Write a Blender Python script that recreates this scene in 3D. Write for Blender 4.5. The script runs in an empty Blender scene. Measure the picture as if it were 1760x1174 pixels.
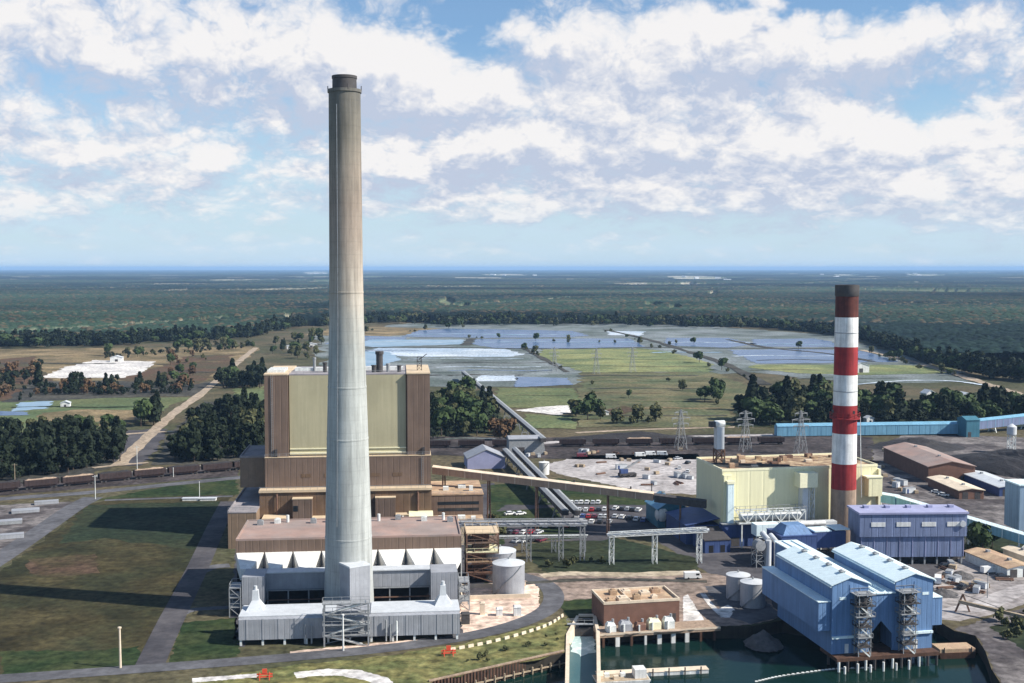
import bpy, math, random
import numpy as np
from mathutils import Vector, Matrix
from mathutils.geometry import tessellate_polygon
R = math.radians
random.seed(7)
rng = np.random.default_rng(11)
scn = bpy.context.scene
col = scn.collection

# ------------------------------------------------------------------ camera
F, H, PX, PY = 2000.0, 95.0, 880.0, 587.0
PITCH = math.atan(126.0 / F)
cd = bpy.data.cameras.new('camera')
cam = bpy.data.objects.new('camera', cd)
col.objects.link(cam)
cam.location = (0, 0, H)
cam.rotation_euler = (math.pi / 2 - PITCH, 0, 0)
cd.sensor_width = 36
cd.lens = 36 * F / 1760
cd.clip_start = 1
cd.clip_end = 120000
scn.camera = cam

# ------------------------------------------------------------------ light
SUN_AZ, SUN_EL = R(104), R(39)          # azimuth clockwise from +Y
sd = bpy.data.lights.new('sun', 'SUN')
sd.energy = 4.4
sd.angle = R(0.5)
sd.color = (1.0, 0.94, 0.84)
sun = bpy.data.objects.new('sun', sd)
col.objects.link(sun)
sun.location = (200, 0, 300)
sv = Vector((math.sin(SUN_AZ) * math.cos(SUN_EL), math.cos(SUN_AZ) * math.cos(SUN_EL), math.sin(SUN_EL)))
sun.rotation_euler = sv.to_track_quat('Z', 'Y').to_euler()
scn.view_settings.view_transform = 'Standard'
scn.view_settings.look = 'None'
scn.view_settings.exposure = 0.82
scn.view_settings.gamma = 1
scn.cycles.use_denoising = True
scn.cycles.max_bounces = 5
scn.cycles.volume_bounces = 0

SKY = 0.069


class NT:
    """tiny helper for node trees"""
    def __init__(s, tree):
        s.t = tree
        s.n = tree.nodes
        s.l = tree.links

    def new(s, typ, ins=None, **kw):
        n = s.n.new(typ)
        for k, v in kw.items():
            setattr(n, k, v)
        for k, v in (ins or {}).items():
            s.put(n.inputs[k], v)
        return n

    def put(s, sock, v):
        if isinstance(v, bpy.types.NodeSocket):
            s.l.new(v, sock)
        elif hasattr(v, 'outputs'):
            s.l.new(v.outputs[0], sock)
        else:
            sock.default_value = v

    def math(s, op, a, b=0.0, c=0.0, clamp=False):
        n = s.new('ShaderNodeMath', operation=op, use_clamp=clamp)
        for i, v in enumerate((a, b, c)):
            s.put(n.inputs[i], v)
        return n.outputs[0]

    def mix(s, f, a, b, blend='MIX'):
        n = s.new('ShaderNodeMix', data_type='RGBA', blend_type=blend)
        s.put(n.inputs[0], f)
        for i, v in ((6, a), (7, b)):
            s.put(n.inputs[i], (*v, 1) if isinstance(v, tuple) and len(v) == 3 else v)
        return n.outputs[2]

    def rng(s, v, a, b, c=0.0, d=1.0, smooth=True):
        n = s.new('ShaderNodeMapRange', interpolation_type='SMOOTHSTEP' if smooth else 'LINEAR')
        for i, x in enumerate((v, a, b, c, d)):
            s.put(n.inputs[i], x)
        return n.outputs[0]

    def comb(s, x, y, z):
        n = s.new('ShaderNodeCombineXYZ')
        for i, v in enumerate((x, y, z)):
            s.put(n.inputs[i], v)
        return n.outputs[0]

    def noise(s, vec, scale, detail=6, rough=.55, dist=0.0):
        n = s.new('ShaderNodeTexNoise')
        s.put(n.inputs['Vector'], vec)
        for k, v in (('Scale', scale), ('Detail', detail), ('Roughness', rough), ('Distortion', dist)):
            s.put(n.inputs[k], v)
        return n.outputs[0]


# ------------------------------------------------------------------ world: Nishita sky and broken cumulus by direction
w = bpy.data.worlds.new('World')
scn.world = w
w.use_nodes = True
T = NT(w.node_tree)
for n in list(T.n):
    T.n.remove(n)
out = T.new('ShaderNodeOutputWorld')
bg = T.new('ShaderNodeBackground')
bg.inputs[1].default_value = SKY
T.l.new(bg.outputs[0], out.inputs[0])
sky = T.new('ShaderNodeTexSky', sky_type='NISHITA')
sky.sun_disc = False
sky.sun_elevation = SUN_EL
sky.sun_rotation = SUN_AZ
sky.air_density = 1.0
sky.dust_density = 0.4
sky.ozone_density = 1.6
tc = T.new('ShaderNodeTexCoord')
sep = T.new('ShaderNodeSeparateXYZ')
T.l.new(tc.outputs['Generated'], sep.inputs[0])
az = T.math('ARCTAN2', sep.outputs[0], sep.outputs[1])
el = T.math('ARCSINE', sep.outputs[2])

# (azimuth, elevation, half width, half height, strength) of cloud banks and gaps, in units of 1/2000 rad
BANKS = [(200, 270, 2400, 130, .13), (300, 92, 1700, 80, .28), (-650, 190, 400, 60, .06), (380, 235, 700, 100, .05), (-500, 330, 500, 90, .06), (230, 385, 210, 62, .24), (330, 420, 80, 36, .14), (540, 360, 170, 46, .22), (90, 330, 110, 50, .10),
         (190, 300, 280, 46, .12), (480, 262, 240, 40, .10), (-260, 350, 170, 50, .24), (-150, 285, 120, 56, .26),
         (-620, 360, 340, 75, .20), (-560, 430, 320, 46, .10), (-760, 212, 280, 34, .14), (-540, 168, 190, 26, .14),
         (-35, 190, 100, 30, .20), (120, 200, 120, 34, .16), (-200, 190, 90, 24, .16), (640, 212, 240, 40, .16),
         (330, 200, 380, 40, .12), (560, 150, 320, 34, .11), (850, 330, 130, 50, .16), (800, 410, 130, 60, .16),
         (-130, 108, 60, 12, .13), (30, 98, 70, 12, .12), (-820, 105, 130, 18, .10), (760, 90, 110, 12, .09), (300, 125, 320, 20, .09),
         (-60, 412, 95, 34, -.34), (470, 456, 110, 26, -.42), (700, 268, 60, 34, -.26), (-130, 228, 150, 16, -.14),
         (-360, 205, 100, 26, -.14), (-340, 130, 260, 36, -.15), (-800, 150, 160, 22, -.12), (600, 20, 1800, 44, -.12),
         (-200, 60, 700, 40, -.12), (-10, 330, 36, 40, -.14), (-420, 262, 150, 16, -.10)]
# parts of the banks that face away from the sun
SHADES = [(-720, 290, 260, 26, .5), (-400, 262, 160, 22, .45), (-780, 235, 160, 14, .35), (60, 335, 70, 36, .45), (330, 300, 130, 34, .45), (540, 300, 150, 26, .5),
          (830, 410, 120, 56, .75), (180, 225, 260, 12, .4), (260, 165, 260, 12, .4), (640, 245, 200, 10, .3), (460, 380, 46, 28, .3), (-640, 208, 240, 10, .3), (900, 290, 120, 40, .3)]

g = bpy.data.node_groups.new('cloud_density', 'ShaderNodeTree')
g.interface.new_socket('az', in_out='INPUT', socket_type='NodeSocketFloat')
g.interface.new_socket('el', in_out='INPUT', socket_type='NodeSocketFloat')
g.interface.new_socket('density', in_out='OUTPUT', socket_type='NodeSocketFloat')
G = NT(g)
gi = G.new('NodeGroupInput')
go = G.new('NodeGroupOutput')
A, E_ = gi.outputs[0], gi.outputs[1]
vec = G.comb(G.math('MULTIPLY', A, 4.0), G.math('MULTIPLY', G.math('LOGARITHM', G.math('ADD', G.math('MAXIMUM', E_, -0.02), 0.085), 2.71828), 1.35), 7.3)
n1 = G.noise(vec, 3.1, 5, .51, .0)
vo = G.new('ShaderNodeTexVoronoi', feature='F1')
n2v = G.new('ShaderNodeTexNoise')
G.put(n2v.inputs['Vector'], vec)
n2v.inputs['Scale'].default_value = 6.0
n2v.inputs['Detail'].default_value = 3
vm = G.new('ShaderNodeVectorMath', operation='MULTIPLY_ADD')
G.put(vm.inputs[0], n2v.outputs['Color'])
vm.inputs[1].default_value = (.16, .16, .0)
G.put(vm.inputs[2], vec)
G.put(vo.inputs['Vector'], vm.outputs[0])
vo.inputs['Scale'].default_value = 6.5
vo.inputs['Detail'].default_value = 3
vo.inputs['Roughness'].default_value = .62
vo.inputs['Lacunarity'].default_value = 2.3
n2 = G.math('SUBTRACT', 1.0, vo.outputs['Distance'])
# wobble the banks so that they have cauliflower edges
wv = G.comb(G.math('MULTIPLY', A, 9.0), G.math('MULTIPLY', E_, 14.0), 1.7)
wn = G.new('ShaderNodeTexNoise')
G.put(wn.inputs['Vector'], wv)
wn.inputs['Scale'].default_value = 1.6
wn.inputs['Detail'].default_value = 4
wn.inputs['Roughness'].default_value = .6
ws = G.new('ShaderNodeSeparateColor')
G.l.new(wn.outputs['Color'], ws.inputs[0])
A2 = G.math('MULTIPLY_ADD', G.math('SUBTRACT', ws.outputs[0], .5), 0.14, A)
E2 = G.math('MULTIPLY_ADD', G.math('SUBTRACT', ws.outputs[1], .5), 0.075, E_)
acc = None
for (a0, e0, ra, re, s) in BANKS:
    da = G.math('MULTIPLY', G.math('SUBTRACT', A2, a0 / F), F / ra)
    de = G.math('MULTIPLY', G.math('SUBTRACT', E2, e0 / F), F / re)
    q = G.math('ADD', G.math('MULTIPLY', da, da), G.math('MULTIPLY', de, de))
    q = G.math('MULTIPLY', G.math('EXPONENT', G.math('MULTIPLY', q, -0.7)), s)
    acc = q if acc is None else G.math('ADD', acc, q)
d = G.math('ADD', G.math('MULTIPLY', n1, .55), G.math('MULTIPLY', n2, .26))
d = G.math('ADD', d, acc)
G.l.new(d, go.inputs[0])


def dens(a, e):
    n = T.new('ShaderNodeGroup')
    n.node_tree = g
    T.put(n.inputs[0], a)
    T.put(n.inputs[1], e)
    return n.outputs[0]


d0 = dens(az, el)
d1 = dens(T.math('ADD', az, 0.008), T.math('ADD', el, 0.020))
cover = T.rng(d0, 0.22, 0.61)
grad = T.math('SUBTRACT', d1, d0)
thick = T.rng(d0, 0.50, 0.80)
shade = T.math('ADD', T.math('MULTIPLY', grad, 3.8), 0.18)
shade = T.math('MULTIPLY_ADD', T.rng(T.noise(T.comb(T.math('MULTIPLY', az, 9.0), T.math('MULTIPLY', el, 17.0), 4.0), 1.6, 6, .62), .32, .68), .42, shade)
for (a0, e0, ra, re, s_) in SHADES:
    da = T.math('MULTIPLY', T.math('SUBTRACT', az, a0 / F), F / ra)
    de = T.math('MULTIPLY', T.math('SUBTRACT', el, e0 / F), F / re)
    q = T.math('ADD', T.math('MULTIPLY', da, da), T.math('MULTIPLY', de, de))
    shade = T.math('MULTIPLY_ADD', T.math('EXPONENT', T.math('MULTIPLY', q, -0.8)), s_, shade)
shade = T.math('MINIMUM', T.math('MAXIMUM', shade, 0.0), 1.0)
K = 1.0 / SKY
white = (0.532 * K, 0.520 * K, 0.516 * K)
lav = (0.305 * K, 0.341 * K, 0.422 * K)
ccol = T.mix(shade, white, lav)
skyc = T.mix(1.0, sky.outputs[0], (0.72, 0.92, 1.10), 'MULTIPLY')
vecw = T.comb(T.math('MULTIPLY', az, 3.0), T.math('MULTIPLY', el, 22.0), 0.0)
cov2 = T.math('MULTIPLY', cover, T.rng(el, -0.005, 0.07, .40, .97))
veil = T.math('MULTIPLY', T.rng(el, -0.02, 0.20, 0.98, 0.10), T.rng(T.noise(vecw, 2.0, 5, .6), .25, .75, .8, 1.1, False), clamp=True)
skyv = T.mix(veil, skyc, (0.349 * K, 0.439 * K, 0.512 * K))
fin = T.mix(cov2, skyv, ccol)
T.l.new(fin, bg.inputs[0])
w.cycles.sampling_method = 'MANUAL'
w.cycles.sample_map_resolution = 256


# ------------------------------------------------------------------ materials
def mat(name, c, rough=.85, metal=0.0, var=.22, scale=.35, streak=0.0, corr=0.0, corr_scale=1.0, bump=0.0, tint=None, tint_scale=.05,
        fine=.12, fscale=4.0, spec=.3, world=False):
    m = bpy.data.materials.new(name)
    m.use_nodes = True
    t = NT(m.node_tree)
    b = t.n['Principled BSDF']
    b.inputs['Roughness'].default_value = rough
    b.inputs['Metallic'].default_value = metal
    b.inputs['Specular IOR Level'].default_value = spec
    tc = t.new('ShaderNodeTexCoord')
    if world:
        v = t.new('ShaderNodeNewGeometry').outputs['Position']
    else:
        v = tc.outputs['Object']
    cc = (*c, 1)
    n = t.noise(v, scale, 6, .6)
    k = t.rng(n, .28, .72, 1 - var, 1 + var, False)
    n2 = t.noise(v, fscale, 4, .6)
    k = t.math('MULTIPLY', k, t.rng(n2, .25, .75, 1 - fine, 1 + fine, False))
    if streak:
        mp = t.new('ShaderNodeMapping')
        mp.inputs['Scale'].default_value = (.9, .9, .045)
        t.put(mp.inputs['Vector'], v)
        n3 = t.noise(mp.outputs[0], 1.1, 5, .65)
        k = t.math('MULTIPLY', k, t.rng(n3, .35, .7, 1 + streak * .4, 1 - streak, False))
    base = t.mix(t.rng(t.noise(v, tint_scale, 7, .65), .38, .62), cc, (*tint, 1)) if tint else cc
    kk = t.new('ShaderNodeCombineColor')
    for i in range(3):
        t.put(kk.inputs[i], k)
    colr = t.mix(1.0, base, kk.outputs[0], 'MULTIPLY')
    nrm = None
    if corr:
        sp = t.new('ShaderNodeSeparateXYZ')
        t.put(sp.inputs[0], v)
        s = t.math('ADD', sp.outputs[0], sp.outputs[1])
        fr = t.math('FRACT', t.math('MULTIPLY', s, corr_scale))
        seam = t.rng(t.math('ABSOLUTE', t.math('SUBTRACT', fr, .5)), .40, .5, 0, 1)
        colr = t.mix(t.math('MULTIPLY', seam, corr), colr, (c[0] * .45, c[1] * .45, c[2] * .45))
        bp = t.new('ShaderNodeBump')
        bp.inputs['Strength'].default_value = .5
        bp.inputs['Distance'].default_value = .1
        t.put(bp.inputs['Height'], t.math('SUBTRACT', 1.0, seam))
        nrm = bp.outputs[0]
    if bump:
        bp = t.new('ShaderNodeBump')
        bp.inputs['Strength'].default_value = .7
        bp.inputs['Distance'].default_value = bump
        t.put(bp.inputs['Height'], t.noise(v, fscale * .6, 6, .65))
        nrm = bp.outputs[0]
    t.put(b.inputs['Base Color'], colr)
    if nrm:
        t.put(b.inputs['Normal'], nrm)
    return m


M = {}
M['concrete'] = mat('stack_concrete', (.39, .405, .395), .9, var=.16, scale=.10, streak=.34, fine=.08)
def stain(m, stops):
    t = NT(m.node_tree)
    b = t.n['Principled BSDF']
    src = b.inputs['Base Color'].links[0].from_socket
    sp = t.new('ShaderNodeSeparateXYZ')
    ob = t.new('ShaderNodeTexCoord').outputs['Object']
    t.put(sp.inputs[0], ob)
    joint = t.rng(t.math('ABSOLUTE', t.math('SUBTRACT', t.math('FRACT', t.math('DIVIDE', sp.outputs[2], 3.4)), .5)), .44, .49, 1.0, .92)
    zz = t.math('ADD', sp.outputs[2], t.math('MULTIPLY', t.math('SUBTRACT', t.noise(ob, .12, 5, .65), .5), 26))
    cr = t.new('ShaderNodeValToRGB')
    t.put(cr.inputs[0], t.math('DIVIDE', zz, 146))
    e = cr.color_ramp.elements
    for i, (p_, c_) in enumerate(stops):
        el_ = e[i] if i < 2 else e.new(p_)
        el_.position = p_
        el_.color = (*c_, 1)
    jc = t.new('ShaderNodeCombineColor')
    for i in range(3):
        t.put(jc.inputs[i], joint)
    t.put(b.inputs['Base Color'], t.mix(1.0, t.mix(1.0, src, cr.outputs[0], 'MULTIPLY'), jc.outputs[0], 'MULTIPLY'))
stain(M['concrete'], [(0.0, (1, 1, 1)), (.5, (.97, .97, .94)), (.60, (.98, .84, .72)), (.74, (.74, .58, .48)), (.90, (.48, .42, .35)), (.98, (.34, .31, .28))])
M['concrete_brown'] = mat('stained_concrete', (.30, .22, .165), .9, var=.2, streak=.3)
M['soot'] = mat('sooty_metal', (.06, .055, .055), .7, var=.3)
M['brown'] = mat('brown_cladding', (.165, .114, .086), .75, var=.2, scale=.10, corr=.04, corr_scale=.5, streak=.16)
M['brown_dk'] = mat('dark_brown_cladding', (.155, .10, .064), .8, var=.2, corr=.15, corr_scale=.4, streak=.12)
M['olive_br'] = mat('olive_brown_cladding', (.22, .155, .105), .75, var=.15, corr=.12, corr_scale=.4, streak=.08)
M['tan'] = mat('tan_panel', (.42, .38, .245), .7, var=.14, scale=.06, streak=.12)
M['tan_trim'] = mat('tan_trim', (.56, .44, .30), .8, var=.12)
M['beige'] = mat('beige_cladding', (.36, .25, .18), .8, var=.15, corr=.1, corr_scale=.4, streak=.15)
M['roof_grey'] = mat('grey_roof_gravel', (.26, .24, .25), .95, var=.3, scale=.2, fine=.2)
M['roof_pink'] = mat('pinkish_roof', (.33, .225, .19), .9, var=.2, scale=.12, fine=.15, tint=(.27, .215, .195), tint_scale=.07)
M['roof_tan'] = mat('tan_roof_gravel', (.46, .33, .21), .95, var=.3, scale=.25, fine=.25, tint=(.33, .22, .15), tint_scale=.2)
M['roof_brown'] = mat('brown_roof_gravel', (.24, .15, .095), .95, var=.45, scale=.3, fine=.3, tint=(.36, .27, .17), tint_scale=.3)
M['silver'] = mat('grey_insulated_metal', (.30, .31, .335), .55, .0, var=.16, scale=.3, corr=.08, corr_scale=.8, streak=.10, spec=.5)
M['silver_w'] = mat('pale_metal', (.52, .54, .56), .5, .0, var=.1, streak=.1, spec=.5)
M['hopper'] = mat('pale_hopper_metal', (.70, .69, .66), .5, var=.10, streak=.18)
M['steel'] = mat('grey_steel', (.26, .27, .28), .6, .0, var=.25, scale=1)
M['steel_w'] = mat('white_painted_steel', (.66, .68, .66), .6, var=.2, scale=1, streak=.2)
M['steel_dk'] = mat('dark_steel', (.06, .055, .055), .7, var=.3, scale=1)
M['steel_br'] = mat('brown_steel', (.15, .085, .06), .8, var=.3, scale=1)
M['black'] = mat('black_shade_and_door', (.012, .012, .014), .9, var=.3)  # near-black colour stands in for shade inside bays and openings
M['glass'] = mat('dark_window', (.02, .025, .03), .15, var=.2, spec=.6)
M['red'] = mat('red_stack_paint', (.27, .025, .027), .75, var=.22, scale=.3, streak=.4)
M['maroon'] = mat('sooty_red_paint', (.085, .022, .016), .75, var=.35, scale=.4, streak=.4)
M['white'] = mat('white_paint', (.68, .68, .66), .75, var=.14, streak=.32)
M['cream'] = mat('cream_concrete', (.62, .52, .40), .9, var=.18, scale=.4, fine=.12)
M['yellow'] = mat('yellow_cladding', (.74, .70, .46), .75, var=.06, scale=.1, corr=.03, corr_scale=.2, streak=.08)
M['yellow_lt'] = mat('pale_yellow_trim', (.78, .74, .52), .75, var=.08)
M['blue'] = mat('blue_cladding', (.13, .23, .41), .65, var=.12, scale=.15, corr=.12, corr_scale=.7, streak=.25)
M['blue_lt'] = mat('pale_blue_roof', (.67, .79, .82), .5, var=.07, corr=.10, corr_scale=.5, streak=.06)
M['blue_sk'] = mat('sky_blue_cladding', (.16, .345, .48), .6, var=.12, scale=.2, corr=.3, corr_scale=.4, streak=.2)
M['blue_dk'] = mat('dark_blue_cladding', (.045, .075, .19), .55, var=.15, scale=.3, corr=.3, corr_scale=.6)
M['teal'] = mat('teal_cladding', (.05, .16, .22), .6, var=.15, corr=.3, corr_scale=.5)
M['violet'] = mat('violet_blue_cladding', (.165, .205, .33), .7, var=.14, scale=.2, corr=.2, corr_scale=.42, streak=.35)
M['violet_rf'] = mat('violet_grey_roof', (.30, .31, .46), .7, var=.15, scale=.2)
M['redbrick'] = mat('red_brown_brick', (.17, .092, .068), .9, var=.2, scale=.4, fine=.2)
M['rust'] = mat('rusty_sheet_pile', (.085, .045, .03), .9, var=.4, scale=.6, streak=.3)
M['coal'] = mat('coal', (.028, .026, .028), .8, var=.5, scale=1.2, bump=.3)
M['ash_load'] = mat('tan_load', (.30, .22, .16), .95, var=.4, scale=1.2)
M['car_dk'] = mat('dark_hopper_paint', (.045, .03, .03), .8, var=.4, scale=.5, streak=.3)
M['bluegrey'] = mat('blue_grey_cladding', (.24, .33, .43), .7, var=.14, scale=.2, corr=.15, corr_scale=.4, streak=.25)
M['rock'] = mat('grey_rock', (.085, .08, .08), .95, var=.4, scale=.6, bump=.4)
M['rubber'] = mat('tyre_rubber', (.02, .02, .02), .9)
M['wood'] = mat('weathered_wood', (.34, .27, .19), .9, var=.3, scale=.8, fine=.2)
M['warn_red'] = mat('orange_red_paint', (.65, .08, .04), .6, var=.15)

M['bank'] = mat('bank_shade_tone', (.030, .026, .020), .9, var=.4, scale=.3, streak=.3)  # colour darkened to hold the shade beside the blue building
# ground materials (world coordinates so that neighbours run on)
def gm(name, c, tint=None, tscale=.03, var=.3, scale=.05, fine=.6, fscale=.4, rough=.95, bump=0):
    return mat(name, c, rough, var=var, scale=scale, tint=tint, tint_scale=tscale, fine=fine, fscale=fscale, world=True, spec=.1, bump=bump)


G_ = dict(
    base=gm('scrub_ground', (.060, .062, .034), (.10, .082, .05), .012),
    olive=gm('olive_field_grass', (.050, .042, .020), (.030, .032, .016), .035, var=.5, scale=.06, bump=.3),
    redfield=gm('reddish_bare_field', (.078, .050, .034), (.056, .045, .024), .06),
    lawn=gm('green_lawn', (.022, .040, .015), (.038, .046, .019), .05, bump=.2),
    lawn_y=gm('yellow_green_verge', (.165, .15, .06), (.095, .105, .042), .12, var=.35, scale=.2, bump=.2),
    dkgrass=gm('dark_green_grass', (.020, .030, .017), (.032, .038, .020), .04),
    asphalt=gm('grey_asphalt', (.115, .115, .125), (.082, .082, .09), .07, var=.28, fine=.25),
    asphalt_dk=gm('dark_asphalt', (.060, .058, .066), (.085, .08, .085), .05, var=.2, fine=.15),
    dirt=gm('pale_dirt', (.40, .32, .24), (.26, .21, .16), .05, var=.25),
    sand=gm('white_sand', (.62, .59, .55), (.44, .42, .41), .04, var=.1),
    tanfield=gm('tan_dry_field', (.235, .175, .10), (.115, .095, .052), .03, var=.35, scale=.02),
    rustfield=gm('rust_brown_scrub', (.115, .068, .044), (.06, .054, .032), .02, var=.35, scale=.02),
    yfield=gm('yellow_green_field', (.22, .225, .10), (.115, .145, .07), .014, var=.3, scale=.03),
    gfield=gm('green_field', (.085, .115, .055), (.13, .14, .065), .012, var=.25, scale=.02),
    duns=gm('dull_green_pasture', (.075, .088, .046), (.135, .12, .066), .022, var=.4, scale=.02),
    greyash=gm('grey_green_ash', (.095, .115, .105), (.18, .20, .205), .012, var=.3, scale=.015),
    paleash=gm('pale_ash', (.48, .53, .58), (.30, .37, .45), .010, var=.15, scale=.015),
    dike=gm('dark_dike', (.045, .045, .042), (.07, .066, .055), .02),
    yard=gm('brown_gravel_yard', (.26, .20, .165), (.19, .15, .125), .06, var=.25),
    yard_grey=gm('grey_gravel_yard', (.32, .29, .275), (.21, .19, .185), .05, var=.3, scale=.1),
    yard_dk=gm('coal_stained_yard', (.075, .066, .068), (.16, .145, .14), .04, var=.4, scale=.08),
    ballast=gm('railway_ballast', (.042, .036, .036), (.065, .055, .055), .05),
    pale=gm('pale_concrete_yard', (.47, .44, .43), (.26, .24, .235), .05, var=.2),
    apron=gm('pinkish_concrete_apron', (.66, .50, .40), (.50, .38, .31), .08, var=.2),
    ash_dirt=gm('beige_bank', (.44, .37, .28), (.30, .25, .18), .1, var=.2),
)


def water_mat(name, c, rough=.08, bump=.15, scale=.5, foam=None):
    m = bpy.data.materials.new(name)
    m.use_nodes = True
    t = NT(m.node_tree)
    b = t.n['Principled BSDF']
    v = t.new('ShaderNodeNewGeometry').outputs['Position']
    b.inputs['Roughness'].default_value = rough
    b.inputs['IOR'].default_value = 1.33
    b.inputs['Specular IOR Level'].default_value = .13
    n = t.noise(v, .03, 5, .6)
    cc = t.mix(t.rng(n, .35, .65), (*c, 1), (c[0] * .6, c[1] * .75, c[2] * .8, 1))
    if foam:
        f = t.rng(t.noise(v, foam, 8, .7), .50, .62)
        cc = t.mix(f, cc, (.62, .70, .70, 1))
    t.put(b.inputs['Base Color'], cc)
    bp = t.new('ShaderNodeBump')
    bp.inputs['Strength'].default_value = .35
    bp.inputs['Distance'].default_value = bump
    t.put(bp.inputs['Height'], t.noise(v, scale, 5, .6))
    t.put(b.inputs['Normal'], bp.outputs[0])
    return m


G_['water'] = water_mat('harbour_water', (.006, .022, .018))
G_['pond'] = water_mat('pond_water', (.10, .15, .26), .25, .2, .15)
G_['pond_lt'] = water_mat('pale_pond_water', (.26, .36, .46), .3, .2, .15)
G_['canal'] = water_mat('canal_water', (.07, .13, .14), .25, .3, .8)
G_['foam'] = water_mat('foaming_water', (.42, .52, .52), .6, .4, 1.2, foam=.45)


def attr_mat(name, rough=.95):
    m = bpy.data.materials.new(name)
    m.use_nodes = True
    t = NT(m.node_tree)
    b = t.n['Principled BSDF']
    b.inputs['Roughness'].default_value = rough
    b.inputs['Specular IOR Level'].default_value = .1
    a = t.new('ShaderNodeAttribute', attribute_name='species_and_shade')
    n = t.noise(t.new('ShaderNodeNewGeometry').outputs['Position'], .25, 4, .7)
    kk = t.new('ShaderNodeCombineColor')
    k = t.rng(n, .3, .7, .6, 1.4, False)
    for i in range(3):
        t.put(kk.inputs[i], k)
    t.put(b.inputs['Base Color'], t.mix(1.0, a.outputs['Color'], kk.outputs[0], 'MULTIPLY'))
    return m


def leaf_mat(name, c, c2):
    m = bpy.data.materials.new(name)
    m.use_nodes = True
    t = NT(m.node_tree)
    b = t.n['Principled BSDF']
    b.inputs['Roughness'].default_value = .8
    b.inputs['Specular IOR Level'].default_value = .15
    ob = t.new('ShaderNodeTexCoord').outputs['Object']
    inf = t.new('ShaderNodeObjectInfo').outputs['Random']
    f = t.math('ADD', t.rng(t.noise(ob, .7, 4, .7), .3, .7, 0, .7), t.math('MULTIPLY', inf, .5), clamp=True)
    t.put(b.inputs['Base Color'], t.mix(f, (*c, 1), (*c2, 1)))
    return m


LEAF = [leaf_mat('dark_pine_leaves', (.008, .014, .009), (.019, .028, .013)),
        leaf_mat('green_leaves', (.022, .042, .016), (.055, .080, .028)),
        leaf_mat('olive_leaves', (.045, .055, .025), (.085, .085, .038)),
        leaf_mat('russet_leaves', (.085, .045, .025), (.13, .085, .045))]
M['bark'] = mat('bark', (.06, .045, .035), .95, var=.3, scale=2)

# ------------------------------------------------------------------ helpers: pixels to points on the ground, mesh builder, tags


def ray(px, py):
    x = (px - PX) / F
    y = -(py - PY) / F
    return Vector((x, math.cos(PITCH) + y * math.sin(PITCH), -math.sin(PITCH) + y * math.cos(PITCH)))


def at(px, py, z=0.0):
    dd = ray(px, py)
    t = (z - H) / dd.z
    return Vector((t * dd.x, t * dd.y, z))


def atY(px, py, Y):
    dd = ray(px, py)
    t = Y / dd.y
    return Vector((t * dd.x, Y, H + t * dd.z))


def tag(o, label=None, cat=None, group=None, kind=None):
    if label:
        o['label'] = label
    if cat:
        o['category'] = cat
    if group:
        o['group'] = group
    if kind:
        o['kind'] = kind
    return o


def thing(name, label, cat, loc=(0, 0, 0), rz=0.0, group=None):
    o = bpy.data.objects.new(name, None)
    col.objects.link(o)
    o.location = loc
    o.rotation_euler = (0, 0, R(rz))
    o.empty_display_size = .5
    return tag(o, label, cat, group)


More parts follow.
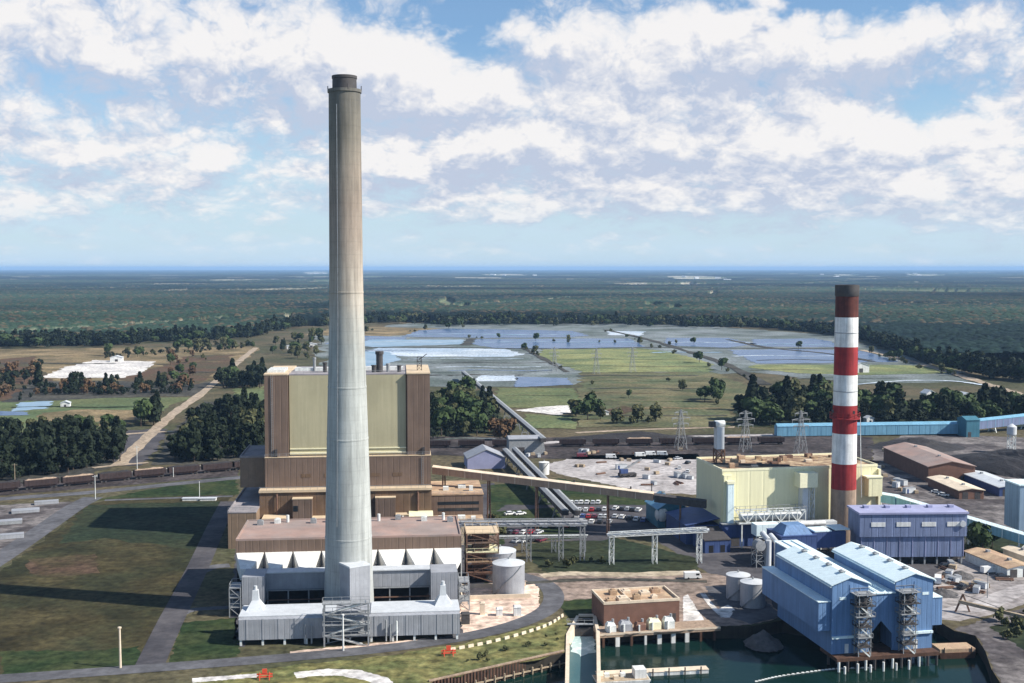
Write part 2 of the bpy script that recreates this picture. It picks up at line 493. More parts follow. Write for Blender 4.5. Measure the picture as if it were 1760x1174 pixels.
class MB:
    def __init__(s):
        s.v = []
        s.f = []
        s.m = []
        s.mi = 0

    def add(s, vs, fs):
        k = len(s.v)
        s.v += [tuple(p) for p in vs]
        s.f += [tuple(i + k for i in q) for q in fs]
        s.m += [s.mi] * len(fs)
        return s

    def box(s, x0, x1, y0, y1, z0, z1):
        return s.add([(x, y, z) for z in (z0, z1) for y in (y0, y1) for x in (x0, x1)],
                     [(0, 2, 3, 1), (4, 5, 7, 6), (0, 1, 5, 4), (2, 6, 7, 3), (0, 4, 6, 2), (1, 3, 7, 5)])

    def frustum(s, a, z0, b, z1):
        (x0, x1, y0, y1), (X0, X1, Y0, Y1) = a, b
        return s.add([(x0, y0, z0), (x1, y0, z0), (x0, y1, z0), (x1, y1, z0), (X0, Y0, z1), (X1, Y0, z1), (X0, Y1, z1), (X1, Y1, z1)],
                     [(0, 2, 3, 1), (4, 5, 7, 6), (0, 1, 5, 4), (2, 6, 7, 3), (0, 4, 6, 2), (1, 3, 7, 5)])

    def prism_y(s, prof, y0, y1):
        """profile of (x, z) points, counter-clockwise seen from -y, drawn out along y"""
        n = len(prof)
        vs = [(x, y0, z) for x, z in prof] + [(x, y1, z) for x, z in prof]
        tri = tessellate_polygon([[Vector((x, z, 0)) for x, z in prof]])
        fs = [tuple(t) for t in tri] + [tuple(i + n for i in reversed(t)) for t in tri]
        fs += [(i, i + n, (i + 1) % n + n, (i + 1) % n) for i in range(n)]
        return s.add(vs, fs)

    def prism_x(s, prof, x0, x1):
        n = len(prof)
        vs = [(x0, y, z) for y, z in prof] + [(x1, y, z) for y, z in prof]
        tri = tessellate_polygon([[Vector((y, z, 0)) for y, z in prof]])
        fs = [tuple(t) for t in tri] + [tuple(i + n for i in reversed(t)) for t in tri]
        fs += [(i, i + n, (i + 1) % n + n, (i + 1) % n) for i in range(n)]
        return s.add(vs, fs)

    def lathe(s, x, y, prof, n=28):
        vs, fs = [], []
        for r, z in prof:
            for i in range(n):
                a = 2 * math.pi * i / n
                vs.append((x + r * math.cos(a), y + r * math.sin(a), z))
        for j in range(len(prof) - 1):
            for i in range(n):
                k = (i + 1) % n
                fs.append((j * n + i, j * n + k, j * n + n + k, j * n + n + i))
        fs.append(tuple(range(n - 1, -1, -1)))
        fs.append(tuple((len(prof) - 1) * n + i for i in range(n)))
        return s.add(vs, fs)

    def beam(s, p, q, w=.2, h=None):
        p, q = Vector(p), Vector(q)
        h = h or w
        dd = (q - p).normalized()
        up = Vector((0, 0, 1)) if abs(dd.z) < .95 else Vector((0, 1, 0))
        a = dd.cross(up).normalized() * (w / 2)
        b = a.cross(dd).normalized() * (h / 2)
        vs = [p - a - b, p + a - b, p + a + b, p - a + b, q - a - b, q + a - b, q + a + b, q - a + b]
        return s.add(vs, [(3, 2, 1, 0), (4, 5, 6, 7), (0, 1, 5, 4), (1, 2, 6, 5), (2, 3, 7, 6), (3, 0, 4, 7)])

    def tube(s, p, q, r, n=10, r2=None):
        p, q = Vector(p), Vector(q)
        r2 = r if r2 is None else r2
        dd = (q - p).normalized()
        up = Vector((0, 0, 1)) if abs(dd.z) < .95 else Vector((0, 1, 0))
        a = dd.cross(up).normalized()
        b = a.cross(dd).normalized()
        vs = []
        for c, rr in ((p, r), (q, r2)):
            for i in range(n):
                t = 2 * math.pi * i / n
                vs.append(c + a * rr * math.cos(t) + b * rr * math.sin(t))
        fs = [(i, (i + 1) % n, n + (i + 1) % n, n + i) for i in range(n)]
        fs += [tuple(range(n - 1, -1, -1)), tuple(range(n, 2 * n))]
        return s.add(vs, fs)

    def build(s, name, m, parent=None, smooth=False, recalc=True):
        me = bpy.data.meshes.new(name)
        me.from_pydata(s.v, [], s.f)
        for k in (m if isinstance(m, (list, tuple)) else [m]):
            me.materials.append(k)
        if isinstance(m, (list, tuple)):
            me.polygons.foreach_set('material_index', s.m)
        if recalc:
            import bmesh
            bm = bmesh.new()
            bm.from_mesh(me)
            bmesh.ops.recalc_face_normals(bm, faces=bm.faces)
            bm.to_mesh(me)
            bm.free()
        if smooth:
            me.shade_smooth()
            me.set_sharp_from_angle(angle=R(40))
        me.update()
        o = bpy.data.objects.new(name, me)
        col.objects.link(o)
        if parent:
            o.parent = parent
        return o


def children(o):
    return [c for c in bpy.data.objects if c.parent == o]


def copy_tree(o, parent=None):
    c = o.copy()
    col.objects.link(c)
    if parent:
        c.parent = parent
    for ch in list(o.children):
        copy_tree(ch, c)
    return c


def frame(x, y, rz):
    a = R(rz)
    def L(u, v, z=0.0):
        return Vector((x + u * math.cos(a) - v * math.sin(a), y + u * math.sin(a) + v * math.cos(a), z))
    return L


def fbm(x, y, seed=0, oct=4):
    """value noise in numpy, 0..1"""
    tot = np.zeros_like(x)
    amp, norm = 1.0, 0.0
    for o in range(oct):
        xi = np.floor(x).astype(np.int64)
        yi = np.floor(y).astype(np.int64)
        fx, fy = x - xi, y - yi
        fx = fx * fx * (3 - 2 * fx)
        fy = fy * fy * (3 - 2 * fy)
        def hsh(a, b):
            h = (a * 374761393 + b * 668265263 + (seed + o) * 982451653) & 0xffffffff
            h = ((h ^ (h >> 13)) * 1274126177) & 0xffffffff
            return ((h ^ (h >> 16)) & 0xffff) / 65535.0
        v = (hsh(xi, yi) * (1 - fx) + hsh(xi + 1, yi) * fx) * (1 - fy) + (hsh(xi, yi + 1) * (1 - fx) + hsh(xi + 1, yi + 1) * fx) * fy
        tot += v * amp
        norm += amp
        amp *= .5
        x = x * 2.03 + 17.1
        y = y * 2.03 + 9.7
    return tot / norm


def jag(pts, step, amp, closed=True):
    res = []
    n = len(pts)
    for i in range(n if closed else n - 1):
        a, b = pts[i], pts[(i + 1) % n]
        k = max(1, int((b - a).length / step))
        for j in range(k):
            p = a.lerp(b, j / k)
            if j:
                p = p + Vector((random.uniform(-amp, amp), random.uniform(-amp, amp), 0))
            res.append(p)
    if not closed:
        res.append(pts[-1])
    return res


def patch(name, pts, m, z=.05, jit=.0, kind='structure', world=False):
    P = [Vector(p) for p in pts] if world else [at(*p) for p in pts]
    P = [Vector((p.x, p.y, 0)) for p in P]
    if jit:
        size = max((a - P[0]).length for a in P)
        P = jag(P, max(jit * 2.2, size / 50), jit)
    tri = tessellate_polygon([P])
    me = bpy.data.meshes.new(name)
    me.from_pydata([(p.x, p.y, z) for p in P], [], [tuple(t) for t in tri])
    me.materials.append(m)
    for pl in me.polygons:
        pass
    import bmesh
    bm = bmesh.new()
    bm.from_mesh(me)
    for f in bm.faces:
        if f.normal.z < 0:
            f.normal_flip()
    bm.to_mesh(me)
    bm.free()
    o = bpy.data.objects.new(name, me)
    col.objects.link(o)
    o['kind'] = kind
    return o


def curve(P, n=8):
    """Catmull-Rom through points"""
    res = []
    Q = [P[0] * 2 - P[1]] + list(P) + [P[-1] * 2 - P[-2]]
    for i in range(1, len(Q) - 2):
        a, b, c, dd = Q[i - 1:i + 3]
        for j in range(n):
            t = j / n
            res.append(.5 * ((2 * b) + (c - a) * t + (2 * a - 5 * b + 4 * c - dd) * t * t + (3 * b - a - 3 * c + dd) * t ** 3))
    res.append(P[-1])
    return res


def ribbon(name, pts, width, m, z=.06, n=8, world=False, wj=0.0):
    P = curve([Vector(p) if world else at(*p) for p in pts], n)
    vs, fs = [], []
    for i, p in enumerate(P):
        t = (P[min(i + 1, len(P) - 1)] - P[max(i - 1, 0)]).normalized()
        nn = Vector((-t.y, t.x, 0)) * (width / 2) * (1 + random.uniform(-wj, wj))
        vs += [(p.x - nn.x, p.y - nn.y, z), (p.x + nn.x, p.y + nn.y, z)]
    for i in range(len(P) - 1):
        fs.append((2 * i, 2 * i + 2, 2 * i + 3, 2 * i + 1))
    mb = MB()
    mb.add(vs, fs)
    o = mb.build(name, m, recalc=False)
    for pl in o.data.polygons:
        if pl.normal.z < 0:
            pl.flip()
    o['kind'] = 'structure'
    return o

# ------------------------------------------------------------------ the setting: ground with a cut-out for the harbour
SHORE = [at(*p) for p in [(700, 1230), (742, 1172), (860, 1146), (974, 1121), (980, 1085), (994, 1062), (1021, 1062), (1027, 1076), (1045, 1084),
                          (1180, 1074), (1215, 1076), (1292, 1076), (1345, 1066), (1440, 1082), (1610, 1066), (1640, 1084), (1676, 1092), (1694, 1120), (1704, 1150), (1722, 1178), (1760, 1260)]]
XR, XL, YF = 700.0, -700.0, 1150.0
near = [Vector((XL, 120, 0)), Vector((SHORE[0].x - 20, 120, 0))] + SHORE + [Vector((XR, SHORE[-1].y - 20, 0)), Vector((XR, YF, 0)), Vector((XL, YF, 0))]
mb = MB()
mb.add([(p.x, p.y, 0) for p in near], [tuple(t) for t in tessellate_polygon([near])])
# bank wall down to the harbour bed
k = len(SHORE)
mb.mi = 1
mb.add([(p.x, p.y, 0) for p in SHORE] + [(p.x, p.y, -5) for p in SHORE], [(i, i + 1, k + i + 1, k + i) for i in range(k - 1)])
mb.mi = 0
FAR = 60000.0
ys = [120.0, YF, 2500, 6000, 15000, FAR]
for i in range(1, 5):
    mb.add([(-FAR, ys[i], 0), (FAR, ys[i], 0), (FAR, ys[i + 1], 0), (-FAR, ys[i + 1], 0)], [(0, 1, 2, 3)])
mb.add([(-FAR, 120, 0), (XL, 120, 0), (XL, YF, 0), (-FAR, YF, 0)], [(0, 1, 2, 3)])
mb.add([(FAR, 120, 0), (XR, 120, 0), (XR, YF, 0), (FAR, YF, 0)], [(0, 3, 2, 1)])
tag(mb.build('ground', [G_['base'], M['bank']]), kind='structure')
mb = MB()
mb.add([(-200, 60, -3.4), (XR, 60, -3.4), (XR, 400, -3.4), (-200, 400, -3.4)], [(0, 1, 2, 3)])
tag(mb.build('water', G_['water']), kind='structure')

# near ground, left
patch('olive_field', [(-260, 1010), (-20, 1000), (150, 868), (215, 855), (400, 850), (392, 900), (300, 1060), (250, 1150), (0, 1165), (-300, 1180)], G_['olive'], .02, 1.5)
patch('bare_field', [(48, 962), (165, 952), (172, 985), (90, 992), (50, 985)], G_['redfield'], .04, 1.2)
patch('painted_grass_shadow', [(150, 868), (380, 862), (372, 905), (330, 945), (180, 925), (100, 935)], G_['dkgrass'], .03, 1.5)  # darker grass tone paints in the boiler house shadow
patch('grass_verge', [(0, 1120), (180, 1118), (240, 1110), (252, 1140), (180, 1150), (0, 1162)], G_['lawn'], .035, 1.0)
patch('lawn', [(312, 1070), (408, 1062), (410, 1128), (330, 1142), (290, 1140)], G_['lawn'], .04, .6)
patch('grass', [(150, 862), (405, 812), (410, 850), (215, 856)], G_['lawn'], .025, 1)
patch('yard_left', [(-200, 880), (0, 868), (140, 862), (0, 968), (-200, 1060)], G_['yard_dk'], .02, 1)
patch('verge', [(330, 1174), (480, 1146), (660, 1128), (800, 1106), (950, 1068), (976, 1060), (975, 1121), (860, 1147), (742, 1173), (690, 1250), (330, 1250)], G_['lawn_y'], .03, .8)
patch('sand_loop', [(505, 1156), (560, 1150), (620, 1152), (668, 1166), (690, 1190), (660, 1190), (635, 1172), (590, 1162), (545, 1162), (510, 1166)], G_['sand'], .05, .3)
patch('sand_strip', [(330, 1166), (440, 1158), (444, 1164), (330, 1174)], G_['sand'], .05, .2)
patch('concrete_strip', [(498, 1120), (640, 1106), (792, 1092), (795, 1098), (640, 1117), (500, 1130)], G_['apron'], .05, .3)
patch('apron', [(790, 1046), (800, 1010), (905, 990), (925, 1010), (928, 1050), (900, 1062), (795, 1094)], G_['apron'], .045, .4)
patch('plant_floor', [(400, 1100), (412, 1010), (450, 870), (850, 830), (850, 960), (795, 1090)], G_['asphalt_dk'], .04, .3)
patch('yard_shadow_tone', [(395, 1062), (410, 900), (440, 900), (420, 1112), (408, 1112)], G_['asphalt_dk'], .03, .5)  # dark asphalt tone stands in for the plant's cast shadow

# roads
ribbon('road', [(-160, 1176), (0, 1167), (240, 1150), (500, 1130), (700, 1110), (850, 1084), (930, 1055), (952, 1028), (935, 1003), (880, 985)], 6.0, G_['asphalt'], .08)
ribbon('side_road', [(255, 1149), (290, 1075), (318, 1020), (345, 965), (372, 905), (394, 862)], 7.0, G_['asphalt_dk'], .075)
ribbon('path', [(292, 1068), (320, 1052), (345, 1047), (400, 1044)], 3.2, G_['asphalt'], .07)
ribbon('spur_road', [(340, 985), (365, 975), (395, 972)], 5, G_['asphalt'], .07)
ribbon('access_road', [(-80, 1010), (0, 960), (70, 912), (128, 872), (160, 855)], 8.5, G_['asphalt'], .07)
ribbon('back_road', [(-200, 878), (0, 858), (150, 847), (300, 832), (420, 820)], 7.5, G_['asphalt'], .06)
ribbon('crossing_path', [(180, 860), (300, 856), (400, 853)], 3, G_['asphalt'], .06)
ribbon('dirt_road', [(205, 800), (250, 755), (300, 710), (345, 678), (390, 640), (415, 618), (440, 598)], 7.0, G_['dirt'], .30, wj=.2)
ribbon('cross_track', [(215, 747), (255, 744), (300, 742)], 5, G_['dirt'], .28, wj=.2)
ribbon('forest_track', [(160, 805), (205, 800), (255, 796)], 4, G_['dirt'], .28, wj=.2)
patch('track_side', [(215, 740), (290, 738), (275, 765), (245, 800), (190, 802)], G_['asphalt_dk'], .2, 2)

# railway bed, left and right
patch('railway_bed', [(-260, 880), (0, 852), (410, 818), (412, 796), (0, 832), (-260, 856)], G_['ballast'], .05, .6)
ribbon('track_edge', [(-260, 858), (0, 834), (200, 814), (412, 794)], 1.6, G_['pale'], .10)
patch('rail_yard', [(735, 782), (735, 750), (940, 752), (1340, 745), (1500, 752), (1500, 790), (1000, 790)], G_['ballast'], .05, 1)
ribbon('pale_road', [(930, 762), (1010, 756), (1120, 753), (1260, 749), (1330, 748)], 7, G_['pale'], .10, wj=.25)
ribbon('far_road', [(990, 744), (1120, 738), (1340, 732), (1500, 724)], 4.5, G_['dirt'], .12, wj=.3)
ribbon('pale_track', [(740, 757), (800, 753), (880, 756)], 4, G_['greyash'], .10, wj=.3)

# middle yards
patch('pale_yard', [(930, 800), (1000, 783), (1200, 780), (1200, 850), (1120, 848), (960, 815)], G_['pale'], .05, 1)
patch('middle_lawn', [(838, 835), (960, 822), (1140, 855), (1130, 880), (900, 872), (842, 890)], G_['lawn'], .06, .8)
patch('car_park', [(870, 868), (1130, 868), (1140, 905), (1030, 930), (900, 930), (860, 955), (820, 900)], G_['asphalt_dk'], .07, .6)
patch('lawn', [(846, 880), (960, 872), (965, 894), (880, 896), (850, 899)], G_['lawn'], .09, .5)
patch('lower_lawn', [(905, 935), (1060, 925), (1200, 960), (1200, 985), (940, 985), (915, 965)], G_['dkgrass'], .06, .6)
patch('green_lawn', [(915, 895), (985, 893), (1000, 925), (925, 930)], G_['lawn'], .08, .5)
patch('small_lawn', [(838, 895), (865, 893), (868, 935), (842, 945)], G_['lawn'], .08, .5)
patch('brown_yard', [(905, 985), (1215, 985), (1300, 1000), (1345, 1062), (1290, 1074), (1215, 1078), (1170, 1085), (1040, 1092), (1030, 1040), (955, 1030)], G_['yard'], .05, .6)
ribbon('bank', [(930, 990), (980, 986), (1080, 988), (1200, 984)], 5, G_['ash_dirt'], .09, wj=.3)
ribbon('dark_ditch', [(900, 1003), (1000, 997), (1100, 997), (1215, 1000)], 3.0, G_['dike'], .10, wj=.3)
patch('quay_lawn', [(962, 1034), (1028, 1028), (1032, 1052), (1000, 1060), (975, 1062)], G_['lawn'], .07, .5)
patch('asphalt_yard', [(1210, 1008), (1290, 1010), (1345, 1060), (1292, 1073), (1250, 1060)], G_['asphalt'], .08, .4)
patch('concrete_ramp', [(1174, 1026), (1182, 1022), (1210, 1066), (1208, 1076), (1174, 1082)], G_['sand'], .10, .15)
ribbon('white_kerb', [(1207, 1020), (1222, 1040), (1240, 1058)], 1.6, G_['sand'], .12)
patch('kerb_island', [(1232, 1048), (1252, 1040), (1262, 1048), (1255, 1062), (1238, 1062)], G_['sand'], .11, .3)
patch('grey_yard', [(1600, 1064), (1606, 990), (1640, 960), (1762, 952), (1900, 960), (1900, 1018), (1762, 1038), (1700, 1058), (1650, 1068)], G_['yard_grey'], .05, .6)
patch('dark_bank', [(1640, 1082), (1700, 1062), (1770, 1042), (1960, 1020), (1960, 1280), (1765, 1262), (1724, 1180), (1706, 1150), (1696, 1120), (1678, 1093)], G_['yard_dk'], .05, .5)
patch('bank_grass', [(1700, 1078), (1780, 1060), (1900, 1070), (1900, 1120), (1760, 1118)], G_['dkgrass'], .07, .5)
ribbon('quay_road', [(1606, 1058), (1690, 1040), (1762, 1012), (1900, 985)], 7, G_['pale'], .08, wj=.1)
patch('coal_yard', [(1500, 770), (1560, 745), (1760, 752), (2000, 760), (2000, 960), (1650, 955), (1500, 900)], G_['yard_dk'], .05, 1)
patch('back_lawn', [(1650, 918), (1780, 915), (1780, 948), (1655, 955)], G_['dkgrass'], .08, .6)
patch('works_floor', [(1135, 905), (1200, 880), (1500, 900), (1660, 960), (1620, 1060), (1345, 1060), (1240, 1000), (1130, 930)], G_['asphalt_dk'], .045, .6)

# fields and ponds in the distance
patch('dry_field', [(-500, 640), (-500, 596), (0, 601), (180, 598), (440, 596), (445, 600), (385, 645), (330, 660), (0, 655)], G_['tanfield'], .12, 8)
patch('scrub_field', [(-400, 640), (0, 618), (60, 612), (90, 655), (150, 668), (0, 690), (-400, 700)], G_['rustfield'], .18, 6)
patch('scrub_land', [(270, 632), (330, 610), (400, 610), (395, 632), (330, 665), (230, 660), (200, 652)], G_['rustfield'], .18, 5)
patch('sandy_lot', [(72, 650), (110, 632), (165, 619), (268, 622), (245, 640), (212, 650)], G_['sand'], .25, 3)
patch('dark_heath', [(0, 692), (60, 656), (210, 655), (330, 662), (372, 655), (345, 680), (200, 684)], G_['dike'], .20, 4)
patch('green_meadow', [(-300, 760), (-300, 690), (0, 690), (200, 684), (330, 684), (290, 700), (240, 728), (150, 738), (0, 745)], G_['gfield'], .15, 4)
patch('olive_meadow', [(65, 735), (70, 710), (150, 704), (240, 706), (255, 716), (220, 732)], G_['tanfield'], .22, 3)
patch('pond', [(20, 708), (35, 692), (90, 690), (85, 702)], G_['pond_lt'], .28, 2)
patch('pond', [(-80, 715), (-60, 706), (40, 708), (52, 714)], G_['pond'], .28, 2)
patch('clearing', [(402, 668), (455, 664), (455, 696), (410, 700)], G_['gfield'], .2, 2)
patch('forest_floor', [(-300, 850), (-300, 745), (0, 745), (215, 745), (205, 800), (100, 828)], G_['dike'], .1, 2)
patch('woodland_floor', [(260, 800), (290, 745), (350, 690), (455, 695), (455, 796)], G_['dike'], .1, 2)
patch('thicket_floor', [(738, 745), (738, 680), (830, 670), (880, 745)], G_['dkgrass'], .1, 2)

patch('ash_flat', [(560, 640), (540, 575), (700, 556), (1150, 556), (1420, 575), (1560, 610), (1680, 655), (1500, 660), (1290, 640), (900, 665), (760, 665), (600, 660)], G_['greyash'], .12, 10)
patch('bare_bank', [(520, 576), (560, 566), (640, 562), (760, 565), (770, 574), (640, 578)], G_['tanfield'], .22, 8)
patch('pond', [(560, 592), (600, 576), (700, 580), (690, 585), (620, 586)], G_['pond'], .28, 4)
patch('pond', [(690, 579), (720, 568), (770, 565), (985, 569), (1012, 577), (980, 580), (830, 581)], G_['pond'], .3, 4)
patch('pond', [(600, 592), (640, 584), (798, 584), (800, 592), (640, 597)], G_['pond_lt'], .3, 3)
patch('pond', [(812, 592), (815, 583), (1080, 582), (1110, 596), (1000, 599), (850, 599)], G_['pond'], .3, 3)
patch('pale_ash_bed', [(620, 608), (650, 598), (870, 600), (900, 610), (870, 614), (700, 613)], G_['paleash'], .3, 4)
patch('pond', [(600, 632), (620, 604), (668, 606), (690, 618), (640, 636)], G_['pond_lt'], .32, 3)
patch('ash_bed', [(735, 640), (745, 616), (880, 614), (945, 622), (960, 634), (900, 642)], G_['greyash'], .33, 4)
patch('dry_pasture', [(925, 612), (930, 601), (1100, 599), (1150, 604), (1225, 626), (1220, 640), (1000, 640)], G_['yfield'], .3, 4)
patch('pond', [(1140, 594), (1145, 581), (1250, 581), (1300, 592), (1250, 598)], G_['pond'], .3, 3)
patch('pond', [(1290, 596), (1295, 583), (1400, 582), (1432, 588), (1440, 597)], G_['pond'], .3, 3)
patch('pond', [(1250, 602), (1360, 600), (1436, 602), (1480, 603), (1545, 622), (1430, 624), (1300, 625)], G_['pond'], .3, 4)
patch('pale_bed', [(1045, 576), (1045, 569), (1110, 570), (1100, 578)], G_['paleash'], .33, 3)
patch('dry_pasture', [(1286, 632), (1300, 627), (1480, 627), (1640, 630), (1640, 642), (1500, 645), (1370, 642)], G_['yfield'], .33, 3)
ribbon('dike', [(1040, 567), (1110, 583), (1180, 604), (1250, 628), (1315, 662)], 9, G_['dike'], .5, wj=.4)
ribbon('dike', [(898, 598), (930, 615), (975, 640)], 6, G_['dike'], .5, wj=.4)
ribbon('dike', [(560, 600), (700, 597), (800, 598), (930, 600), (1120, 598), (1250, 599), (1440, 600)], 8, G_['dike'], .45, wj=.4)
ribbon('dike', [(800, 594), (806, 587), (812, 582)], 12, G_['dike'], .5, wj=.4)
ribbon('dike', [(1250, 584), (1320, 598), (1420, 608), (1500, 622)], 8, G_['dike'], .5, wj=.4)
ribbon('perimeter_road', [(1480, 602), (1560, 620), (1630, 640), (1700, 662), (1760, 680)], 9, G_['dirt'], .5, wj=.4)
ribbon('perimeter_road', [(1440, 664), (1560, 655), (1640, 656), (1700, 664)], 5, G_['paleash'], .5, wj=.4)
patch('ash_strip', [(818, 656), (825, 645), (885, 646), (890, 655)], G_['paleash'], .3, 2)
patch('pond', [(884, 666), (888, 648), (975, 650), (985, 662)], G_['pond'], .3, 2)
patch('meadow', [(850, 700), (855, 667), (985, 668), (1000, 690), (980, 703)], G_['gfield'], .25, 2)
patch('sand_patch', [(885, 706), (930, 700), (975, 697), (985, 708), (960, 714)], G_['sand'], .3, 1.5)
patch('rough_pasture', [(985, 735), (1000, 640), (1225, 640), (1290, 665), (1250, 735)], G_['duns'], .2, 4)
patch('rough_green', [(890, 735), (900, 712), (985, 715), (990, 738)], G_['gfield'], .22, 3)
patch('bare_patch', [(1030, 708), (1075, 698), (1095, 705), (1060, 716)], G_['redfield'], .3, 1.5)
patch('wood_floor', [(1262, 735), (1262, 690), (1400, 665), (1560, 690), (1700, 672), (1780, 690), (1780, 735)], G_['dkgrass'], .25, 3)

# wet and dry streaks between the beds, low dykes across the flats
for (x0, x1, y, w_, m_) in [(610, 720, 603, 7, 'pond'), (700, 900, 617, 5, 'paleash'), (760, 940, 624, 6, 'dike'), (750, 930, 631, 5, 'paleash'), (770, 950, 637, 6, 'pond'),
                            (600, 760, 645, 6, 'dike'), (770, 900, 645, 5, 'dike'), (990, 1200, 646, 5, 'dike'), (940, 1190, 618, 6, 'gfield'), (960, 1210, 630, 5, 'duns'),
                            (1120, 1240, 606, 8, 'pond_lt'), (1260, 1440, 612, 7, 'paleash'), (1300, 1500, 619, 5, 'dike'), (1150, 1290, 589, 8, 'paleash'), (1300, 1430, 592, 9, 'pond_lt'),
                            (830, 1090, 588, 9, 'pond_lt'), (700, 990, 575, 12, 'pond_lt'), (640, 790, 588, 7, 'paleash'), (1290, 1480, 636, 5, 'duns'), (1370, 1560, 650, 5, 'greyash'),
                            (1000, 1220, 655, 5, 'duns'), (1010, 1240, 668, 4, 'dike'), (1000, 1190, 690, 4, 'gfield'), (1040, 1250, 715, 3, 'dike'), (870, 980, 680, 4, 'duns'), (1440, 1560, 592, 9, 'dike'),
                            (1010, 1140, 676, 4, 'tanfield'), (1100, 1240, 702, 5, 'tanfield'), (0, 200, 625, 7, 'dike'), (280, 430, 640, 6, 'dike'), (300, 420, 622, 6, 'tanfield'), (20, 230, 700, 4, 'dkgrass'), (100, 260, 727, 4, 'duns')]:
    ribbon('strip', [(x0, y + 1), (x0 * .7 + x1 * .3, y - .6), (x0 * .35 + x1 * .65, y + .8), (x1, y)], w_, G_[m_], .42 + .004 * (x0 % 9), n=10, wj=.55)

# ------------------------------------------------------------------ far forest: canopy of crowns as one height field, with clearings
yy, y_ = [], 1150.0
while y_ < FAR * .98:
    yy.append(y_)
    y_ += max(2.6, y_ * .0023) if y_ < 4500 else y_ * .0065
yy = np.array(yy)
NR, NC = len(yy), 1180
ss = np.linspace(-.62, .62, NC)
Y2, S2 = np.meshgrid(yy, ss, indexing='ij')
X2 = S2 * Y2
pxx = PX + F * S2
pyy = PY - 126 + F * H / Y2
edge_x = [-400, 0, 190, 260, 350, 440, 470, 520, 560, 700, 760, 1000, 1150, 1300, 1400, 1480, 1540, 1620, 1700, 1780, 2200]
edge_y = [592, 594, 592, 586, 583, 578, 566, 560, 558, 552, 557, 556, 558, 562, 570, 582, 604, 632, 648, 655, 680]
edge = np.interp(pxx, edge_x, edge_y) + (fbm(X2 / 60, Y2 / 60, 3, 3) - .5) * 7
forest = pyy < edge


def worley(x, y, cell, seed):
    xi, yi = np.floor(x / cell).astype(np.int64), np.floor(y / cell).astype(np.int64)
    best = np.full(x.shape, 9.0)
    tint = np.zeros(x.shape)
    for a in (-1, 0, 1):
        for b in (-1, 0, 1):
            cx, cy = xi + a, yi + b
            h = (cx * 374761393 + cy * 668265263 + seed * 97) & 0xffffffff
            h = ((h ^ (h >> 13)) * 1274126177) & 0xffffffff
            h = h ^ (h >> 16)
            jx, jy, tt = (h & 1023) / 1023.0, ((h >> 10) & 1023) / 1023.0, ((h >> 20) & 1023) / 1023.0
            dd = np.hypot(x / cell - cx - jx, y / cell - cy - jy)
            up = dd < best
            tint = np.where(up, tt, tint)
            best = np.where(up, dd, best)
    return best, tint


wd, wt = worley(X2, Y2, 9.0, 5)
crown = np.sqrt(np.clip(1 - (wd / .95) ** 2, 0, 1))
fade = np.clip((Y2 - 5000) / 6000, 0, 1)
stand = fbm(X2 / 420, Y2 / 420, 21, 4)
hgt = (7 + 9 * stand) * (.45 + .55 * crown) + wt * 3.5
hgt = hgt * (1 - fade) + fade * (8 + 14 * fbm(X2 / 500, Y2 / 700, 8, 4))
# natural clearings and fields, more of them far off
fld = fbm(X2 / 900 + 4.2, Y2 / 900, 33, 3)
clear = (Y2 > 3800) & (fld > .665 - .03 * np.clip((Y2 - 4000) / 9000, 0, 1))
for (cx, cy, rx, ry) in [(768, 524, 14, 7), (798, 531, 14, 3.5), (1122, 531, 16, 2.5), (1160, 536, 10, 4), (1225, 508, 8, 2), (1200, 480, 45, 3), (1180, 490, 18, 2),
                         (1592, 474, 32, 2.2), (545, 470, 22, 2.5), (868, 474, 40, 2), (1455, 474, 25, 1.6), (496, 556, 7, 5), (470, 566, 5, 4), (640, 478, 30, 1.5)]:
    clear |= ((pxx - cx) / rx) ** 2 + ((pyy - cy) / ry) ** 2 < 1
for (m_, c0, w_) in ((.55, 2300, 16), (-.8, 3600, 20), (.12, 5200, 26), (-.25, 7800, 45), (2.2, 3000, 18)):
    clear |= np.abs(Y2 - c0 - m_ * X2 - 300 * (fbm(X2 / 1800, Y2 * 0 + m_, 5, 2) - .5)) < w_ * math.sqrt(1 + m_ * m_)
on = forest & ~clear
hz = np.where(on, hgt, np.where(forest, .6, -.5))
mix = np.clip((.6 * fbm(X2 / 700 + 9, Y2 / 520, 51, 4) + .4 * fbm(X2 / 2600 + 3, Y2 / 1500, 57, 3) - .44) / .12, 0, 1)      # pine stands and hardwood stands
# sunlit belt behind ash ponds painted as hardwood, right cloud shadow as dark pine
belt = np.clip(1 - np.abs(pyy - (537 + (pxx - 880) * .006)) / 16, 0, 1) * np.clip((pxx - 560) / 80, 0, 1)
left = np.clip((pyy - 525) / 20, 0, 1) * np.clip((520 - pxx) / 80, 0, 1) * np.clip((588 - pyy) / 6, 0, 1)
cloud_shade = np.clip((pyy - 560) / 10, 0, 1) * np.clip((pxx - 1380) / 60, 0, 1)
mix = np.clip(mix * .7 + belt * .9 + left * .6, 0, 1) * (1 - cloud_shade)
mix = np.clip(mix + (wt - .5) * .55, 0, 1)[..., None]
pine = np.array([.006, .015, .016])  # bluish tint also paints in the blue of distant haze
hard = np.array([.036, .064, .040])
tan = np.array([.12, .095, .06])
c = pine * (1 - mix) + hard * mix
c = np.where((wt > .93)[..., None] & (mix > .3), tan * .8, c)
fieldc = np.where((fbm(X2 / 300, Y2 / 300, 77, 2) > .5)[..., None], np.array([.40, .37, .28]), np.array([.13, .15, .085]))
c = np.where(on[..., None], c, np.where(forest[..., None], fieldc, np.array([.012, .014, .010])))
age = .42 + .8 * np.clip((fbm(X2 / 1500 + 2, Y2 / 420, 91, 4) - .3) / .4, 0, 1)
c = np.where(on[..., None], c * age[..., None], c)
